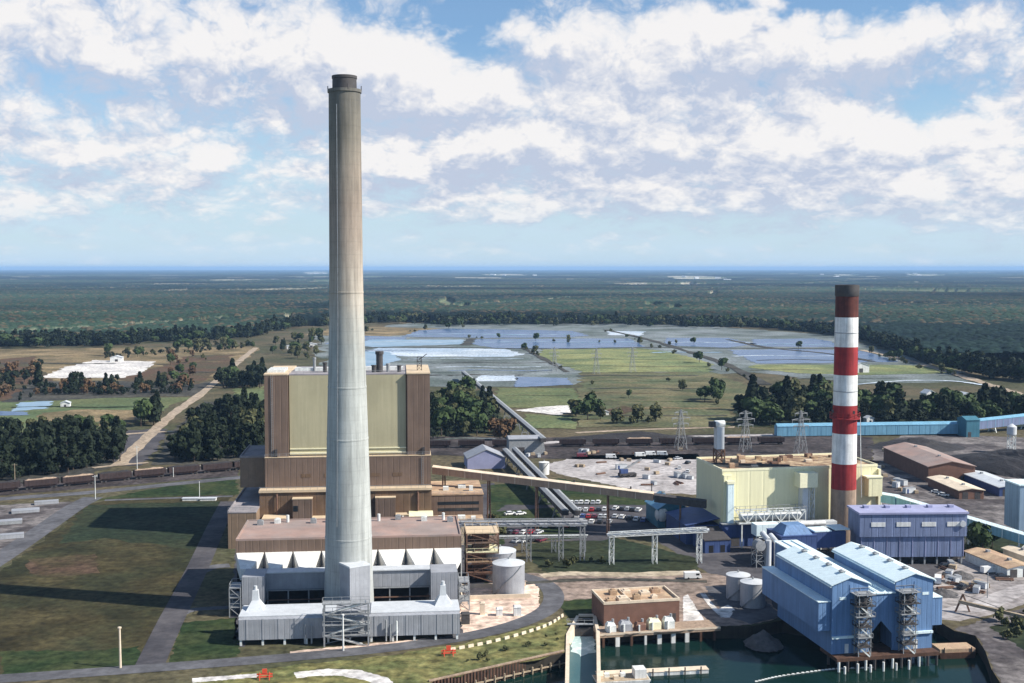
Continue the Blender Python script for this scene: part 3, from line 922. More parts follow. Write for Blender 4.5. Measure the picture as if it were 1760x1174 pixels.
verts = np.stack([X2, Y2, hz], -1).reshape(-1, 3)
idx = np.arange(NR * NC).reshape(NR, NC)
quad = np.stack([idx[:-1, :-1], idx[:-1, 1:], idx[1:, 1:], idx[1:, :-1]], -1)
anyf = forest[:-1, :-1] | forest[1:, :-1] | forest[:-1, 1:] | forest[1:, 1:]
quad = quad[anyf]
me = bpy.data.meshes.new('forest')
me.vertices.add(len(verts))
me.vertices.foreach_set('co', verts.astype(np.float32).ravel())
me.loops.add(len(quad) * 4)
me.loops.foreach_set('vertex_index', quad.astype(np.int32).ravel())
me.polygons.add(len(quad))
me.polygons.foreach_set('loop_start', np.arange(len(quad), dtype=np.int32) * 4)
me.update(calc_edges=True)
ca = me.color_attributes.new('species_and_shade', 'FLOAT_COLOR', 'POINT')  # holds tree colour plus painted cloud shadow and haze tint
ca.data.foreach_set('color', np.concatenate([c.reshape(-1, 3), np.ones((NR * NC, 1))], 1).astype(np.float32).ravel())
me.materials.append(attr_mat('forest_canopy'))
o = bpy.data.objects.new('forest', me)
col.objects.link(o)
o['kind'] = 'stuff'
o['label'] = 'endless mixed pine and hardwood forest reaching the horizon'

# ------------------------------------------------------------------ haze
mb = MB()
mb.box(-FAR * .9, FAR * .9, -400, FAR * 1.2, -6, 147)
hz_o = mb.build('haze', None)
hz_o['kind'] = 'stuff'
hm = bpy.data.materials.new('haze')
hm.use_nodes = True
ht = NT(hm.node_tree)
for n in list(ht.n):
    ht.n.remove(n)
ho = ht.new('ShaderNodeOutputMaterial')
pv = ht.new('ShaderNodeVolumePrincipled')
pv.inputs['Color'].default_value = (.40, .65, 1.0, 1)
pv.inputs['Density'].default_value = 0.000040
pv.inputs['Anisotropy'].default_value = 0.0
ht.l.new(pv.outputs[0], ho.inputs['Volume'])
hz_o.data.materials.clear()
hz_o.data.materials.append(hm)

# ================================================================== OBJECTS
# ------------------------------------------------------------------ main plant, in its own frame (u along the front, v away from the camera)
RM = 5.5
ML = frame(-68.8, 287.5, RM)


def stairs(mb, x0, x1, y, z0, z1, w=.25):
    mb.beam((x0, y, z0), (x1, y, z1), w, .3)


def railing(mb, x0, x1, y0, y1, z, h=1.1, w=.09):
    for (a, b) in (((x0, y0), (x1, y0)), ((x1, y0), (x1, y1)), ((x1, y1), (x0, y1)), ((x0, y1), (x0, y0))):
        mb.beam((*a, z + h), (*b, z + h), w)
        L = math.hypot(b[0] - a[0], b[1] - a[1])
        n = max(1, int(L / 2))
        for i in range(n):
            t = i / n
            p = (a[0] + (b[0] - a[0]) * t, a[1] + (b[1] - a[1]) * t)
            mb.beam((*p, z), (*p, z + h), w)


def lattice(mb, x0, x1, y0, y1, z0, z1, n, w=.3, wd=.18):
    cs = [(x0, y0), (x1, y0), (x1, y1), (x0, y1)]
    for c in cs:
        mb.beam((*c, z0), (*c, z1), w)
    for k in range(n):
        a, b = z0 + (z1 - z0) * k / n, z0 + (z1 - z0) * (k + 1) / n
        for i in range(4):
            p, q = cs[i], cs[(i + 1) % 4]
            mb.beam((*p, b), (*q, b), wd)
            mb.beam((*p, a if (k + i) % 2 else b), (*q, b if (k + i) % 2 else a), wd)


# tall concrete stack
p = Vector((-44.6, 313.5, 0))
th = thing('concrete_chimney', 'very tall tapering grey concrete chimney with short dark cap', 'chimney', p)
mb = MB()
prof = [(6.95, -.2), (6.75, 4), (6.45, 14), (6.2, 26), (5.8, 41), (5.35, 57), (4.95, 70), (4.62, 82), (4.48, 95), (4.38, 110), (4.28, 125), (4.22, 141.5), (4.5, 141.6), (4.5, 142.4), (3.2, 142.5)]
mb.lathe(0, 0, prof, 64)
mb.build('shaft', M['concrete'], th, smooth=True)
mb = MB()
mb.lathe(0, 0, [(3.25, 142.3), (3.2, 145.2), (3.35, 145.3), (3.35, 146.0), (2.6, 146.0), (2.5, 144)], 40)
mb.build('cap', M['soot'], th, smooth=True)
for z in (22, 49, 63, 88.5):
    r_ = np.interp(z, [q[1] for q in prof[:12]], [q[0] for q in prof[:12]])
    mb = MB()
    mb.lathe(0, 0, [(r_ + .01, z - .25), (r_ + .08, z - .2), (r_ + .08, z + .2), (r_ + .005, z + .25)], 48)
    mb.build('joint_band', M['concrete'], th, smooth=True)
mb = MB()
for k in range(60):
    z = 26 + k * 1.9
    r_ = np.interp(z, [q[1] for q in prof[:12]], [q[0] for q in prof[:12]]) + .25
    a = R(250)
    if k:
        mb.beam(q_, (r_ * math.cos(a), r_ * math.sin(a), z), .16)
    q_ = (r_ * math.cos(a), r_ * math.sin(a), z)
mb.build('ladder', M['steel'], th)
for a in (R(180), R(0), R(290)):
    mb = MB()
    mb.tube((4.45 * math.cos(a), 4.45 * math.sin(a), 142), (4.45 * math.cos(a), 4.45 * math.sin(a), 143.4), .12)
    mb.build('lightning_rod', M['steel_dk'], th)

# lift housing leaning on the foot of the stack
th = thing('breeching_box', 'tall pale box housing built against the foot of the concrete chimney', 'duct', Vector((-41.6, 305.9, 0)), 35)
mb = MB()
mb.box(-3.0, 3.0, -2.3, 4.0, 5.2, 16.0)
mb.build('housing', M['silver'], th)
mb = MB()
mb.box(-3.1, 3.1, -2.4, 4.1, 16.0, 16.4)
mb.build('roof', M['silver_w'], th)
for z in (8.6, 6.4):
    mb = MB()
    mb.box(3.0, 3.06, -.8, 2.6, z, z + .9)
    mb.build('louvre', M['steel_dk'], th)
for x in (-2.8, 2.8):
    for y in (-2.1, 3.8):
        mb = MB()
        mb.beam((x, y, 0), (x, y, 5.2), .4)
        mb.build('leg', M['steel'], th)

# scaffold-like stair tower in front of the stack
th = thing('access_stair_tower', 'tangled grey steel stair tower in front of the concrete chimney foot', 'stair tower', ML(21.5, -2.6), RM)
mb = MB()
lattice(mb, 0, 11, 0, 2.4, 0, 10.8, 4, .35, .2)
mb.build('frame', M['steel'], th)
for k, z in enumerate((2.7, 5.4, 8.1, 10.8)):
    mb = MB()
    mb.box(-.4, 11.4, -.2, 2.6, z, z + .15)
    railing(mb, -.4, 11.4, -.2, 2.6, z)
    mb.build('platform', M['steel'], th)
    mb = MB()
    for yy_ in (.3, 1.2):
        mb.beam((1 if k % 2 else 9.5, yy_, z - 2.6), (9.5 if k % 2 else 1, yy_, z), .2, .35)
    mb.build('stair_flight', M['steel_w'], th)

# flue duct along the front, on legs
th = thing('flue_duct', 'long low grey metal flue duct on short legs in front of the concrete chimney', 'duct', ML(0, 0), RM)
mb = MB()
mb.prism_x([(0, 1.5), (11, 1.5), (11, 7.1), (1.2, 7.1), (0, 6.7)], 0, 55.7)
mb.build('casing', M['silver'], th)
mb = MB()
mb.prism_x([(1.1, 7.12), (11.1, 7.12), (11.1, 7.3), (1.1, 7.3)], -.1, 24)
mb.prism_x([(1.1, 7.12), (11.1, 7.12), (11.1, 7.3), (1.1, 7.3)], 33, 55.8)
mb.build('top_lagging', M['silver_w'], th)
for i in range(11):
    mb = MB()
    mb.beam((.5 + i * 5.45, .5, 0), (.5 + i * 5.45, .5, 1.5), .55)
    mb.build('leg', M['steel_w'], th)
    mb = MB()
    mb.beam((.5 + i * 5.45, 10, 0), (.5 + i * 5.45, 10, 1.5), .55)
    mb.build('leg', M['steel'], th)
for u in (2.2, 50.5):
    mb = MB()
    mb.frustum((u - 1.0, u + 3.4, 5.5, 10.2), 7.3, (u + .3, u + 2.1, 7, 8.8), 9.6)
    mb.frustum((u + .3, u + 2.1, 7, 8.8), 9.6, (u + .5, u + 1.9, 7.2, 8.6), 12.2)
    mb.tube((u + 1.2, 7.9, 12.2), (u + 1.2, 7.9, 13.2), .45)
    mb.build('funnel', M['silver_w'], th)
for u in (16.5, 18.2, 38.0, 39.6, 36.9):
    mb = MB()
    mb.tube((u, -.6, .4), (u, -.6, 4.6 + (u % 1) * 1.5), .22, 8)
    mb.tube((u, -.6, 2.6), (u, -.0, 2.6), .3, 8)
    mb.build('drain_pipe', M['steel_w' if u > 39 else 'steel'], th)
for i in range(14):
    mb = MB()
    x = 2 + i * 4
    if not 20 < x < 34:
        mb.box(x - .12, x + .12, -.08, 0, 1.6, 6.8)
        mb.build('stiffener', M['silver'], th)

# fan ducts behind the stack: two upright boxes, a cross duct, dark open bay with rails
th = thing('fan_house', 'grey duct frame with two upright boxes and dark open bay behind the chimney', 'duct', ML(0, 28), RM)
for (a, b) in ((-2.4, 3.6), (49.0, 56.4)):
    mb = MB()
    mb.box(a, b, -3, 6, 3.4, 11)
    mb.build('upright_box', M['silver'], th)
mb = MB()
mb.box(3.6, 49.0, 2, 6, 6.0, 10.6)
mb.build('cross_duct', M['silver'], th)
mb = MB()
mb.box(3.6, 49, 1.6, 6.2, 10.6, 10.9)
mb.build('duct_roof', M['silver_w'], th)
for z in (3.2, 5.9):
    mb = MB()
    mb.beam((3.6, 1.4, z), (49, 1.4, z), .3)
    mb.build('rail', M['steel_br'] if z < 4 else M['steel'], th)
for i in range(9):
    u = 4 + i * 5.6
    mb = MB()
    mb.beam((u, 1.6, 0), (u, 1.6, 6), .35)
    mb.build('post', M['steel'], th)
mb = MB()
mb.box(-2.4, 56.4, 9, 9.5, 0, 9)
mb.build('bay_shade_sheet', M['black'], th)  # black sheet paints the shade of the open bay
for u in (-2.2, 3.2, 49.3, 56):
    mb = MB()
    mb.beam((u, -2.6, 0), (u, -2.6, 3.4), .5)
    mb.build('leg', M['steel'], th)
for u in (8.5, 43.0):
    mb = MB()
    mb.tube((u, -6.5, 1.8), (u + 3, -6.5, 1.8), 1.8, 16)
    mb.box(u - .5, u + 3.5, -8, -5, 0, .8)
    mb.build('fan_casing', M['steel_dk'], th)
for s_, u in ((-1, -2.6), (1, 56.6)):
    mb = MB()
    x0, x1 = (u - 3.2, u - .2) if s_ < 0 else (u + .2, u + 3.0)
    lattice(mb, x0, x1, -3, 3, 0, 8, 3, .25, .15)
    for z in (2.7, 5.3, 8):
        mb.box(x0, x1, -3, 3, z, z + .12)
        railing(mb, x0, x1, -3, 3, z)
    mb.build('side_platform', M['steel'], th)

# precipitator behind it
th = thing('precipitator_house', 'long brown precipitator building with pinkish flat roof and pale hoppers', 'building', ML(0, 45), RM)
mb = MB()
mb.box(-6.7, 58.5, 0, 26, 12.6, 16.4)
mb.build('wall', M['brown'], th)
mb = MB()
mb.box(-6.7, 58.5, 0, 26, 16.4, 16.6)
for (a, b, c_, d_) in ((-6.7, 58.5, 0, .4), (-6.7, 58.5, 25.6, 26), (-6.7, -6.3, .4, 25.6), (58.1, 58.5, .4, 25.6)):
    mb.box(a, b, c_, d_, 16.6, 16.95)
mb.build('roof', M['roof_pink'], th)
for i in range(8):
    a = -6.7 + i * 8.15
    mb = MB()
    # outlet nozzle: wide at the wall, narrowing towards the cross duct
    mb.add([(a + .15, 0, 8.6), (a + 7.95, 0, 8.6), (a + 7.95, 0, 12.9), (a + .15, 0, 12.9), (a + 2.6, -10.4, 7.6), (a + 5.5, -10.4, 7.6), (a + 5.5, -10.4, 10.8), (a + 2.6, -10.4, 10.8)],
           [(0, 1, 2, 3), (4, 7, 6, 5), (0, 4, 5, 1), (1, 5, 6, 2), (2, 6, 7, 3), (3, 7, 4, 0)])
    mb.build('hopper', M['hopper'], th)
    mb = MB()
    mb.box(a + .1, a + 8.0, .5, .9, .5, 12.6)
    mb.build('hopper_gap_shade', M['black'], th)  # black sheet paints the shade in the gaps between hoppers
for i in range(9):
    mb = MB()
    mb.beam((-6.4 + i * 8.1, 1, 0), (-6.4 + i * 8.1, 1, 12.6), .5)
    mb.build('post', M['steel_w'], th)
for i, (x, y) in enumerate([(-2, 20), (3, 22), (6, 23), (14, 21), (19, 22), (34, 22), (40, 23.5), (48, 21), (54, 22), (56, 19)]):
    mb = MB()
    if i % 3 == 2:
        mb.tube((x, y, 16.6), (x, y, 18.8), .45)
    else:
        mb.box(x - .9, x + .9, y - .8, y + .8, 16.6, 17.9)
        mb.box(x - .5, x + .5, y - .4, y + .4, 17.9, 18.2)
    mb.build('roof_vent', M['steel_w'] if i % 3 else M['steel'], th)

# boiler house with the tall tower
th = thing('boiler_house', 'huge stepped brown boiler house with tan central panel on its tower', 'building', ML(0, 120), RM)
u0, u1 = -6.5, 51.3
for (a, b) in ((u0, 1.6), (43.2, u1)):
    mb = MB()
    mb.box(a, b, -1.2, 33, 28.8, 57.6)
    mb.build('corner_pillar', M['brown'], th)
    mb = MB()
    mb.box(a - .15, b + .15, -1.35, 33.1, 57.6, 58.1)
    mb.build('coping', M['tan_trim'], th)
mb = MB()
mb.box(2.0, 42.8, 0, 32.5, 29.2, 57.4)
mb.build('tan_panel', M['tan'], th)
mb = MB()
mb.box(1.6, 2.0, .3, 32, 28.8, 57.0)
mb.box(42.8, 43.2, .3, 32, 28.8, 57.0)
mb.build('shadow_gap', M['brown_dk'], th)
mb = MB()
mb.box(1.8, 43.0, -.02, 32.8, 57.4, 57.8)
mb.build('roof', M['roof_grey'], th)
for (z, h, pr) in ((31.2, .35, .25), (29.5, .6, .5)):
    mb = MB()
    mb.box(2.0, 42.8, -pr, -.003, z, z + h)
    mb.build('panel_trim', M['yellow_lt'], th)
mb = MB()
mb.box(u0, u1 + .2, -2.2, 34, 18.0, 28.6)
mb.build('middle_block', M['brown'], th)
mb = MB()
mb.box(u0 - .1, u1 + .3, -2.3, 34.1, 28.6, 28.85)
mb.build('ledge', M['tan_trim'], th)
mb = MB()
mb.box(-15.8, u0 - .004, 3, 30, 17.4, 28.0)
mb.build('wing', M['olive_br'], th)
mb = MB()
mb.box(-15.9, u0 - .004, 2.9, 30.1, 28.0, 28.3)
for (a, b, c_, d_) in ((-15.9, -15.5, 3.3, 30), (-15.9, u0 - .1, 2.9, 3.3)):
    mb.box(a, b, c_, d_, 28.3, 28.7)
mb.build('wing_roof', M['roof_grey'], th)
# lower storeys
mb = MB()
mb.box(-8, u1 + .3, -6.5, 33, 0, 17.2)
mb.build('lower_block', M['brown_dk'], th)
mb = MB()
mb.box(-8.2, u1 + .5, -7.0, -2.3, 17.2, 18.0)
mb.build('lower_roof', M['tan_trim'], th)
mb = MB()
mb.box(-17.5, -8.003, -16, 30, 0, 12.2)
mb.build('annex', M['olive_br'], th)
mb = MB()
mb.box(-17.6, -8.003, -16.1, 30.1, 12.2, 12.5)
mb.box(-17.6, -17.2, -16.1, 30.1, 12.5, 13.0)
mb.build('annex_roof', M['roof_grey'], th)
for (a, b, y, z, m_) in ((-6.5, 1.5, -13, 9.2, 'tan_trim'), (3.5, 10.2, -9.5, 15.2, 'brown'), (10.3, 17, -11, 8.5, 'olive_br'), (32, 39, -9, 15.0, 'brown'), (39.1, 43.5, -10, 9, 'brown_dk')):
    mb = MB()
    mb.box(a, b, y, -6.503, 0, z)
    mb.build('projecting_bay', M[m_], th)
    mb = MB()
    mb.box(a - .1, b + .1, y - .1, -6.503, z, z + .3)
    mb.build('bay_roof', M['tan_trim'], th)
for (x, z) in ((4.6, 16.5), (33.4, 4.5), (36, 4.5), (40.5, 4.2), (12, 4.0), (14.5, 4.0)):
    mb = MB()
    y = -9.5 if x < 10 else (-9 if x < 39 else -10)
    y = -11 if 10.3 < x < 17 else y
    z = min(z, 11)
    mb.box(x - .8, x + .8, y - .05, y - .004, z, z + 2)
    mb.build('window', M['glass'], th)
# yellowish sloping panel and the right wing
mb = MB()
mb.prism_x([(-14, 0), (-6.503, 0), (-6.503, 9.8), (-9, 9.8), (-14, 6.5)], 43.6, 52)
mb.build('sloping_panel', M['yellow'], th)
mb = MB()
mb.box(u1 + .31, 70, -4, 22, 0, 14.6)
mb.build('side_wing', M['brown'], th)
mb = MB()
mb.box(u1 + .31, 70.2, -4.2, 22.2, 14.6, 15.0)
mb.build('side_wing_roof', M['roof_tan'], th)
for z in (11.2, 8.9):
    mb = MB()
    mb.box(u1 + 2.5, 68.5, -4.06, -4.003, z, z + 1.1)
    mb.build('window_band', M['glass'], th)
mb = MB()
mb.box(u1 + .8, 69.5, -18, -4.21, 0, 7.2)
mb.build('low_wing', M['tan_trim'], th)
mb = MB()
mb.box(u1 + .7, 69.6, -18.1, -4.21, 7.2, 7.5)
mb.build('low_wing_roof', M['roof_tan'], th)
for (x, y, z, s_, h) in ((55, -10, 7.5, 1.1, 1.0), (58, -13, 7.5, .8, 1.6), (62, -9, 7.5, 1.3, .9), (66, -12, 7.5, .8, 1.2), (57, 4, 15, 1, 1.3), (63, 8, 15, 1.4, 1), (66, 2, 15, .7, 1.8)):
    mb = MB()
    mb.box(x - s_, x + s_, y - s_, y + s_, z, z + h)
    mb.build('roof_unit', M['steel_w'], th)
# roof gear on the tower
for (x, y, w_, h, m_) in ((33.5, 6, 1.2, 7.5, 'steel_dk'), (31.5, 5, .8, 2.6, 'steel_dk'), (36.5, 7, .6, 3, 'steel'), (14, 8, .7, 3.5, 'steel_dk'), (10, 12, .5, 5, 'steel'), (40.5, 6, .7, 2.4, 'steel_dk'), (21, 8, 1.5, 2, 'silver_w')):
    mb = MB()
    mb.tube((x, y, 57.8), (x, y, 57.8 + h * .85), w_, 12)
    mb.tube((x, y, 57.8 + h * .85), (x, y, 57.8 + h), w_ * 1.25, 12)
    mb.build('roof_vent', M[m_], th)
for (x0, x1, y) in ((-6, 0, 4), (-6, 0, 9), (-6, 0, 14), (3, 18, 12), (26, 42, 14)):
    mb = MB()
    mb.box(x0, x1, y, y + 2.5, 58.1 if x0 < 0 else 57.8, 59.0)
    mb.build('roof_curb', M['steel_w'], th)
mb = MB()
lattice(mb, 47, 48.6, 8, 9.6, 58.1, 63, 3, .2, .12)
mb.beam((47.8, 8.8, 62), (50.5, 8.8, 64), .25)
mb.build('roof_derrick', M['steel_dk'], th)
for x in (-5.6, 46):
    mb = MB()
    mb.box(x + 2.5, x + 3.4, -2.0, -1.3, 28.85, 31.6)
    mb.build('door', M['steel_dk'], th)

for k, (x, y0, z0, z1) in enumerate(((-2, -7.2, 2, 16.5), (18.5, -7.2, 1, 15), (28, -7.2, 2, 16.8), (41.5, -10.6, 1, 8.6), (46.8, -7.0, 10, 16.5))):
    mb = MB()
    mb.tube((x, y0, z0), (x, y0, z1), .35, 10)
    mb.tube((x, y0, z1), (x, -6.4, z1), .35, 10)
    mb.build('riser_pipe', M['steel_w' if k % 2 else 'steel_br'], th)
for (x0, x1, y, z) in ((-8, u1, -7.0, 18.05), (u0, u1, -2.3, 28.9), (-17.4, -8.2, -16, 13.0), (2, 42.8, .2, 57.8), (u1 + .5, 70, -4, 15.0)):
    mb = MB()
    mb.beam((x0, y, z + 1.1), (x1, y, z + 1.1), .09)
    mb.beam((x0, y, z + .55), (x1, y, z + .55), .07)
    for i in range(int((x1 - x0) / 2.5) + 1):
        mb.beam((x0 + i * 2.5, y, z), (x0 + i * 2.5, y, z + 1.1), .08)
    mb.build('guard_rail', M['steel'], th)
for x, z0, z1 in ((-3.9, 29, 57.6), (48.5, 18.2, 28.6)):
    mb = MB()
    mb.beam((x - .3, -2.5 if z0 < 20 else -1.5, z0), (x - .3, -2.5 if z0 < 20 else -1.5, z1), .1)
    mb.beam((x + .3, -2.5 if z0 < 20 else -1.5, z0), (x + .3, -2.5 if z0 < 20 else -1.5, z1), .1)
    for i in range(int((z1 - z0) / .8)):
        mb.beam((x - .3, -2.5 if z0 < 20 else -1.5, z0 + i * .8), (x + .3, -2.5 if z0 < 20 else -1.5, z0 + i * .8), .06)
    mb.build('ladder', M['steel'], th)
for x in (6, 14, 22, 30, 38):
    mb = MB()
    mb.box(x, x + 3.4, -2.28, -2.203, 21.5, 22.8)
    mb.build('louvre', M['brown_dk'], th)

# brown steel rack between boiler house and tanks
th = thing('steel_rack', 'open rusty brown steel rack with platforms beside the precipitator', 'steel frame', ML(60.5, 52), RM)
mb = MB()
lattice(mb, 0, 9.5, 0, 9, 0, 15.5, 5, .4, .22)
mb.build('frame', M['steel_br'], th)
for k, (z, m_) in enumerate(((3.4, 'steel_br'), (6.6, 'roof_tan'), (9.6, 'yellow'), (12.4, 'brown'), (15.4, 'tan_trim'))):
    mb = MB()
    mb.box(-.2, 9.7, -.2, 9.2, z, z + .25)
    railing(mb, -.2, 9.7, -.2, 9.2, z + .2)
    mb.build('platform', M[m_], th)
    mb = MB()
    mb.box(2, 7, 3, 8, z - 2.6, z - .3)
    mb.build('equipment', M['brown'] if k % 2 else M['steel_br'], th)

# tanks
def tank(lab, c_, r_, h, m1, m2, cone=1.2):
    t_ = thing('storage_tank', lab, 'tank', c_)
    b_ = MB()
    b_.lathe(0, 0, [(r_, 0), (r_, h), (r_ - .15, h)], 40)
    b_.build('shell', m1, t_, smooth=True)
    b_ = MB()
    b_.lathe(0, 0, [(r_ + .1, h), (r_ + .1, h + .15), (r_ * .5, h + cone * .6), (.25, h + cone)], 40)
    b_.build('roof', m2, t_, smooth=True)
    b_ = MB()
    for k in range(14):
        a = R(205 + k * 8)
        b_.beam(((r_ + .3) * math.cos(a), (r_ + .3) * math.sin(a), h * k / 14), ((r_ + .3) * math.cos(a + R(8)), (r_ + .3) * math.sin(a + R(8)), h * (k + 1) / 14), .45, .15)
    b_.build('stair', M['steel'], t_)
    b_ = MB()
    b_.tube((0, 0, h + cone - .1), (0, 0, h + cone + .6), .25)
    b_.build('vent', M['steel'], t_)
    return t_


tank('pale grey storage tank nearest the road bend beside the precipitator', (-1.0, 335.5, 0), 4.7, 9.0, M['silver'], M['silver_w'])
tank('pale grey storage tank half hidden behind the front tank', (-3.6, 350.5, 0), 4.8, 9.0, M['silver'], M['silver_w'])
tank('squat shaded tank in front of its twin near the blue building', (67.9, 323.0, 0), 3.5, 6.8, M['silver'], M['silver_w'], .8)
tank('squat shaded tank behind its twin near the dark blue ductwork', (65.2, 330.5, 0), 3.4, 6.8, M['silver'], M['silver_w'], .8)
# bund wall round the two pale tanks
mb = MB()
mb.box(0, 20, 0, .4, 0, 1.2)
mb.box(0, .4, .4, 12, 0, 1.2)
mb.box(0, 20, 12, 12.4, 0, 1.2)
o = mb.build('containment_wall', M['cream'])
o.location = (-14.5, 328.5, 0)
o.rotation_euler.z = R(6)
tag(o, 'low cream wall around the pale grey storage tanks', 'wall')
# small yard boxes on the apron
for i, (px_, py_, w_, h_, lab, m_) in enumerate([(829, 1056, 1.3, 3.2, 'slim cream cabinet standing left on the pink apron', 'cream'), (858, 1058, 1.7, 1.9, 'low white cabinet with sloping lid on the pink apron', 'white'),
                                                 (889, 1058, 2.0, 2.5, 'white transformer cabinet nearest the road bend on the apron', 'white'), (800, 1072, 2.2, 2.8, 'dark box beside the right end of the flue duct', 'steel_dk')]):
    t_ = thing('electrical_cabinet', lab, 'cabinet', at(px_, py_), RM)
    b_ = MB()
    b_.box(-w_ / 2, w_ / 2, -w_ / 2, w_ / 2, .15, h_)
    b_.build('body', M[m_], t_)
    b_ = MB()
    b_.frustum((-w_ / 2 - .1, w_ / 2 + .1, -w_ / 2 - .1, w_ / 2 + .1), h_, (-w_ / 2 + .2, w_ / 2 - .2, -w_ / 2 + .2, w_ / 2 - .2), h_ + .3)
    b_.build('lid', M[m_], t_)
    b_ = MB()
    b_.box(-w_ / 2 - .1, w_ / 2 + .1, -w_ / 2 - .1, w_ / 2 + .1, 0, .15)
    b_.build('plinth', M['cream'], t_)

# ------------------------------------------------------------------ yellow unit
RY = 10.5
YL = frame(72.1, 395.6, RY)
th = thing('yellow_powerhouse', 'yellow boxy power house with brown gravel roof behind the striped chimney', 'building', YL(0, 0), RY)
mb = MB()
mb.box(0, 57.5, 0, 26, 0, 25.4)
mb.build('wall', M['yellow'], th)
mb = MB()
mb.box(.3, 57.2, .3, 25.7, 25.4, 25.6)
mb.build('roof', M['roof_brown'], th)
mb = MB()
for (a, b, c_, d_) in ((-.1, 57.6, -.1, .3), (-.1, 57.6, 25.7, 26.1), (-.1, .3, .3, 25.7), (57.2, 57.6, .3, 25.7)):
    mb.box(a, b, c_, d_, 25.403, 26.2)
mb.build('parapet', M['yellow_lt'], th)
mb = MB()
mb.box(.2, 3.2, -1.2, -.003, 3, 24.2)
mb.build('corner_pilaster', M['yellow'], th)
mb = MB()
mb.box(1.2, 3.4, -2.6, -1.203, 6, 22.0)
mb.build('vertical_duct', M['blue_lt'], th)
mb = MB()
mb.box(.9, 3.7, -2.8, -1.203, 21.4, 22.4)
mb.build('duct_cap', M['yellow_lt'], th)
# penthouse on the face and its lift shaft
mb = MB()
mb.box(26.5, 33, -4.6, -.003, 19.6, 24.6)
mb.build('penthouse', M['yellow_lt'], th)
mb = MB()
mb.box(28, 30.2, -3.4, -.003, 4, 19.6)
mb.build('lift_shaft', M['silver_w'], th)
mb = MB()
lattice(mb, 30.6, 32.4, -3.4, -1.6, 4, 19.6, 6, .22, .14)
mb.build('ladder_frame', M['steel_w'], th)
mb = MB()
mb.box(52.5, 57.6, -3.6, -.103, 15.5, 22)
mb.build('bay', M['yellow'], th)
mb = MB()
mb.box(51.6, 57.7, -3.8, -.103, 22, 22.5)
mb.build('bay_roof', M['yellow_lt'], th)
mb = MB()
mb.box(57.601, 58.4, -1, 2, 0, 24.5)
mb.build('downpipe_shaft', M['yellow_lt'], th)
for i in range(26):
    x, y = random.uniform(3, 54), random.uniform(3, 23)
    mb = MB()
    s_ = random.uniform(.4, 1.3)
    h = random.uniform(.6, 1.8)
    mb.box(x - s_, x + s_, y - s_ * .7, y + s_ * .7, 25.6, 25.6 + h)
    mb.build('roof_unit', M[random.choice(['roof_tan', 'steel_w', 'steel_br', 'cream', 'roof_brown'])], th)
mb = MB()
mb.beam((2, 14, 25.8), (26, 3, 26.2), .6)
mb.build('roof_pipe', M['steel_dk'], th)
mb = MB()
lattice(mb, 3.5, 6.5, 15, 18, 25.6, 30.5, 2, .4, .25)
mb.build('bin_frame', M['steel_br'], th)
mb = MB()
mb.box(3.6, 6.4, 15.0, 18.0, 30.5, 38.5)
mb.build('bin', M['silver_w'], th)
mb = MB()
mb.tube((3.2, 16.5, 39.6), (6.9, 16.5, 39.6), 1.2, 14)
mb.build('bin_head', M['steel_w'], th)
mb = MB()
mb.box(1.4, 3.2, 15.2, 17.8, 38.5, 40.4)
mb.build('drive_box', M['steel_dk'], th)
for x, z in ((8, 22), (17, 22), (24, 22), (40, 20), (45, 20)):
    mb = MB()
    mb.box(x, x + 1.6, -.05, -.003, z - 14, z - 12.6)
    mb.build('window', M['glass'], th)

# gantry with pipes in front of the yellow face
th = thing('truss_platform', 'pale blue grey lattice platform along the yellow wall', 'platform', YL(3.8, -6.5), RY)
mb = MB()
for z in (8.6, 12.4):
    for y in (0, 4):
        mb.beam((0, y, z), (24, y, z), .4)
n = 8
for i in range(n):
    a, b = 24 * i / n, 24 * (i + 1) / n
    for y in (0, 4):
        mb.beam((a, y, 8.6 if i % 2 else 12.4), (b, y, 12.4 if i % 2 else 8.6), .3)
        mb.beam((b, y, 8.6), (b, y, 12.4), .25)
mb.build('truss', M['steel_w'], th)
mb = MB()
mb.box(-.2, 24.2, -.3, 4.3, 8.2, 8.5)
railing(mb, -.2, 24.2, -.3, 4.3, 12.4, 1.1, .12)
mb.build('deck', M['steel'], th)
mb = MB()
mb.tube((1, 2, 10.4), (23, 2, 10.4), 1.1, 14)
mb.tube((3, 2.6, 9.4), (20, 2.6, 9.4), .6, 10)
mb.build('pipe', M['silver_w'], th)
for x in (1, 9, 17, 23.5):
    mb = MB()
    mb.beam((x, 0, 0), (x, 0, 8.2), .4)
    mb.beam((x, 4, 0), (x, 4, 8.2), .4)
    mb.build('leg', M['steel_w'], th)
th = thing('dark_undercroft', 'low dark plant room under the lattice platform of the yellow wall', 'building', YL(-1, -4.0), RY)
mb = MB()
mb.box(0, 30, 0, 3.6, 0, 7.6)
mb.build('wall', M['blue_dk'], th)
mb = MB()
mb.box(-.1, 30.1, -.1, 3.7, 7.6, 7.9)
mb.build('roof', M['steel'], th)
for x in (3, 11, 19, 25):
    mb = MB()
    mb.box(x, x + 3, -.05, -.003, .2, 3.2)
    mb.build('door', M['steel_dk'], th)
th = thing('pale_duct_run', 'long pale blue horizontal ducts on legs below the yellow wall', 'duct', YL(6.5, -15), RY)
mb = MB()
mb.box(0, 8.5, 0, 4.5, 6.0, 9.8)
mb.build('inlet_box', M['blue_lt'], th)
for y, z, x1 in ((.4, 9.2, 25), (1.2, 6.6, 30)):
    mb = MB()
    mb.tube((8.5, y + 1, z), (x1, y + 1, z), .85, 14)
    mb.build('pipe', M['white'], th)
mb = MB()
mb.box(18, 30, 2.5, 5.5, 6.4, 9.4)
mb.build('outlet_box', M['silver_w'], th)
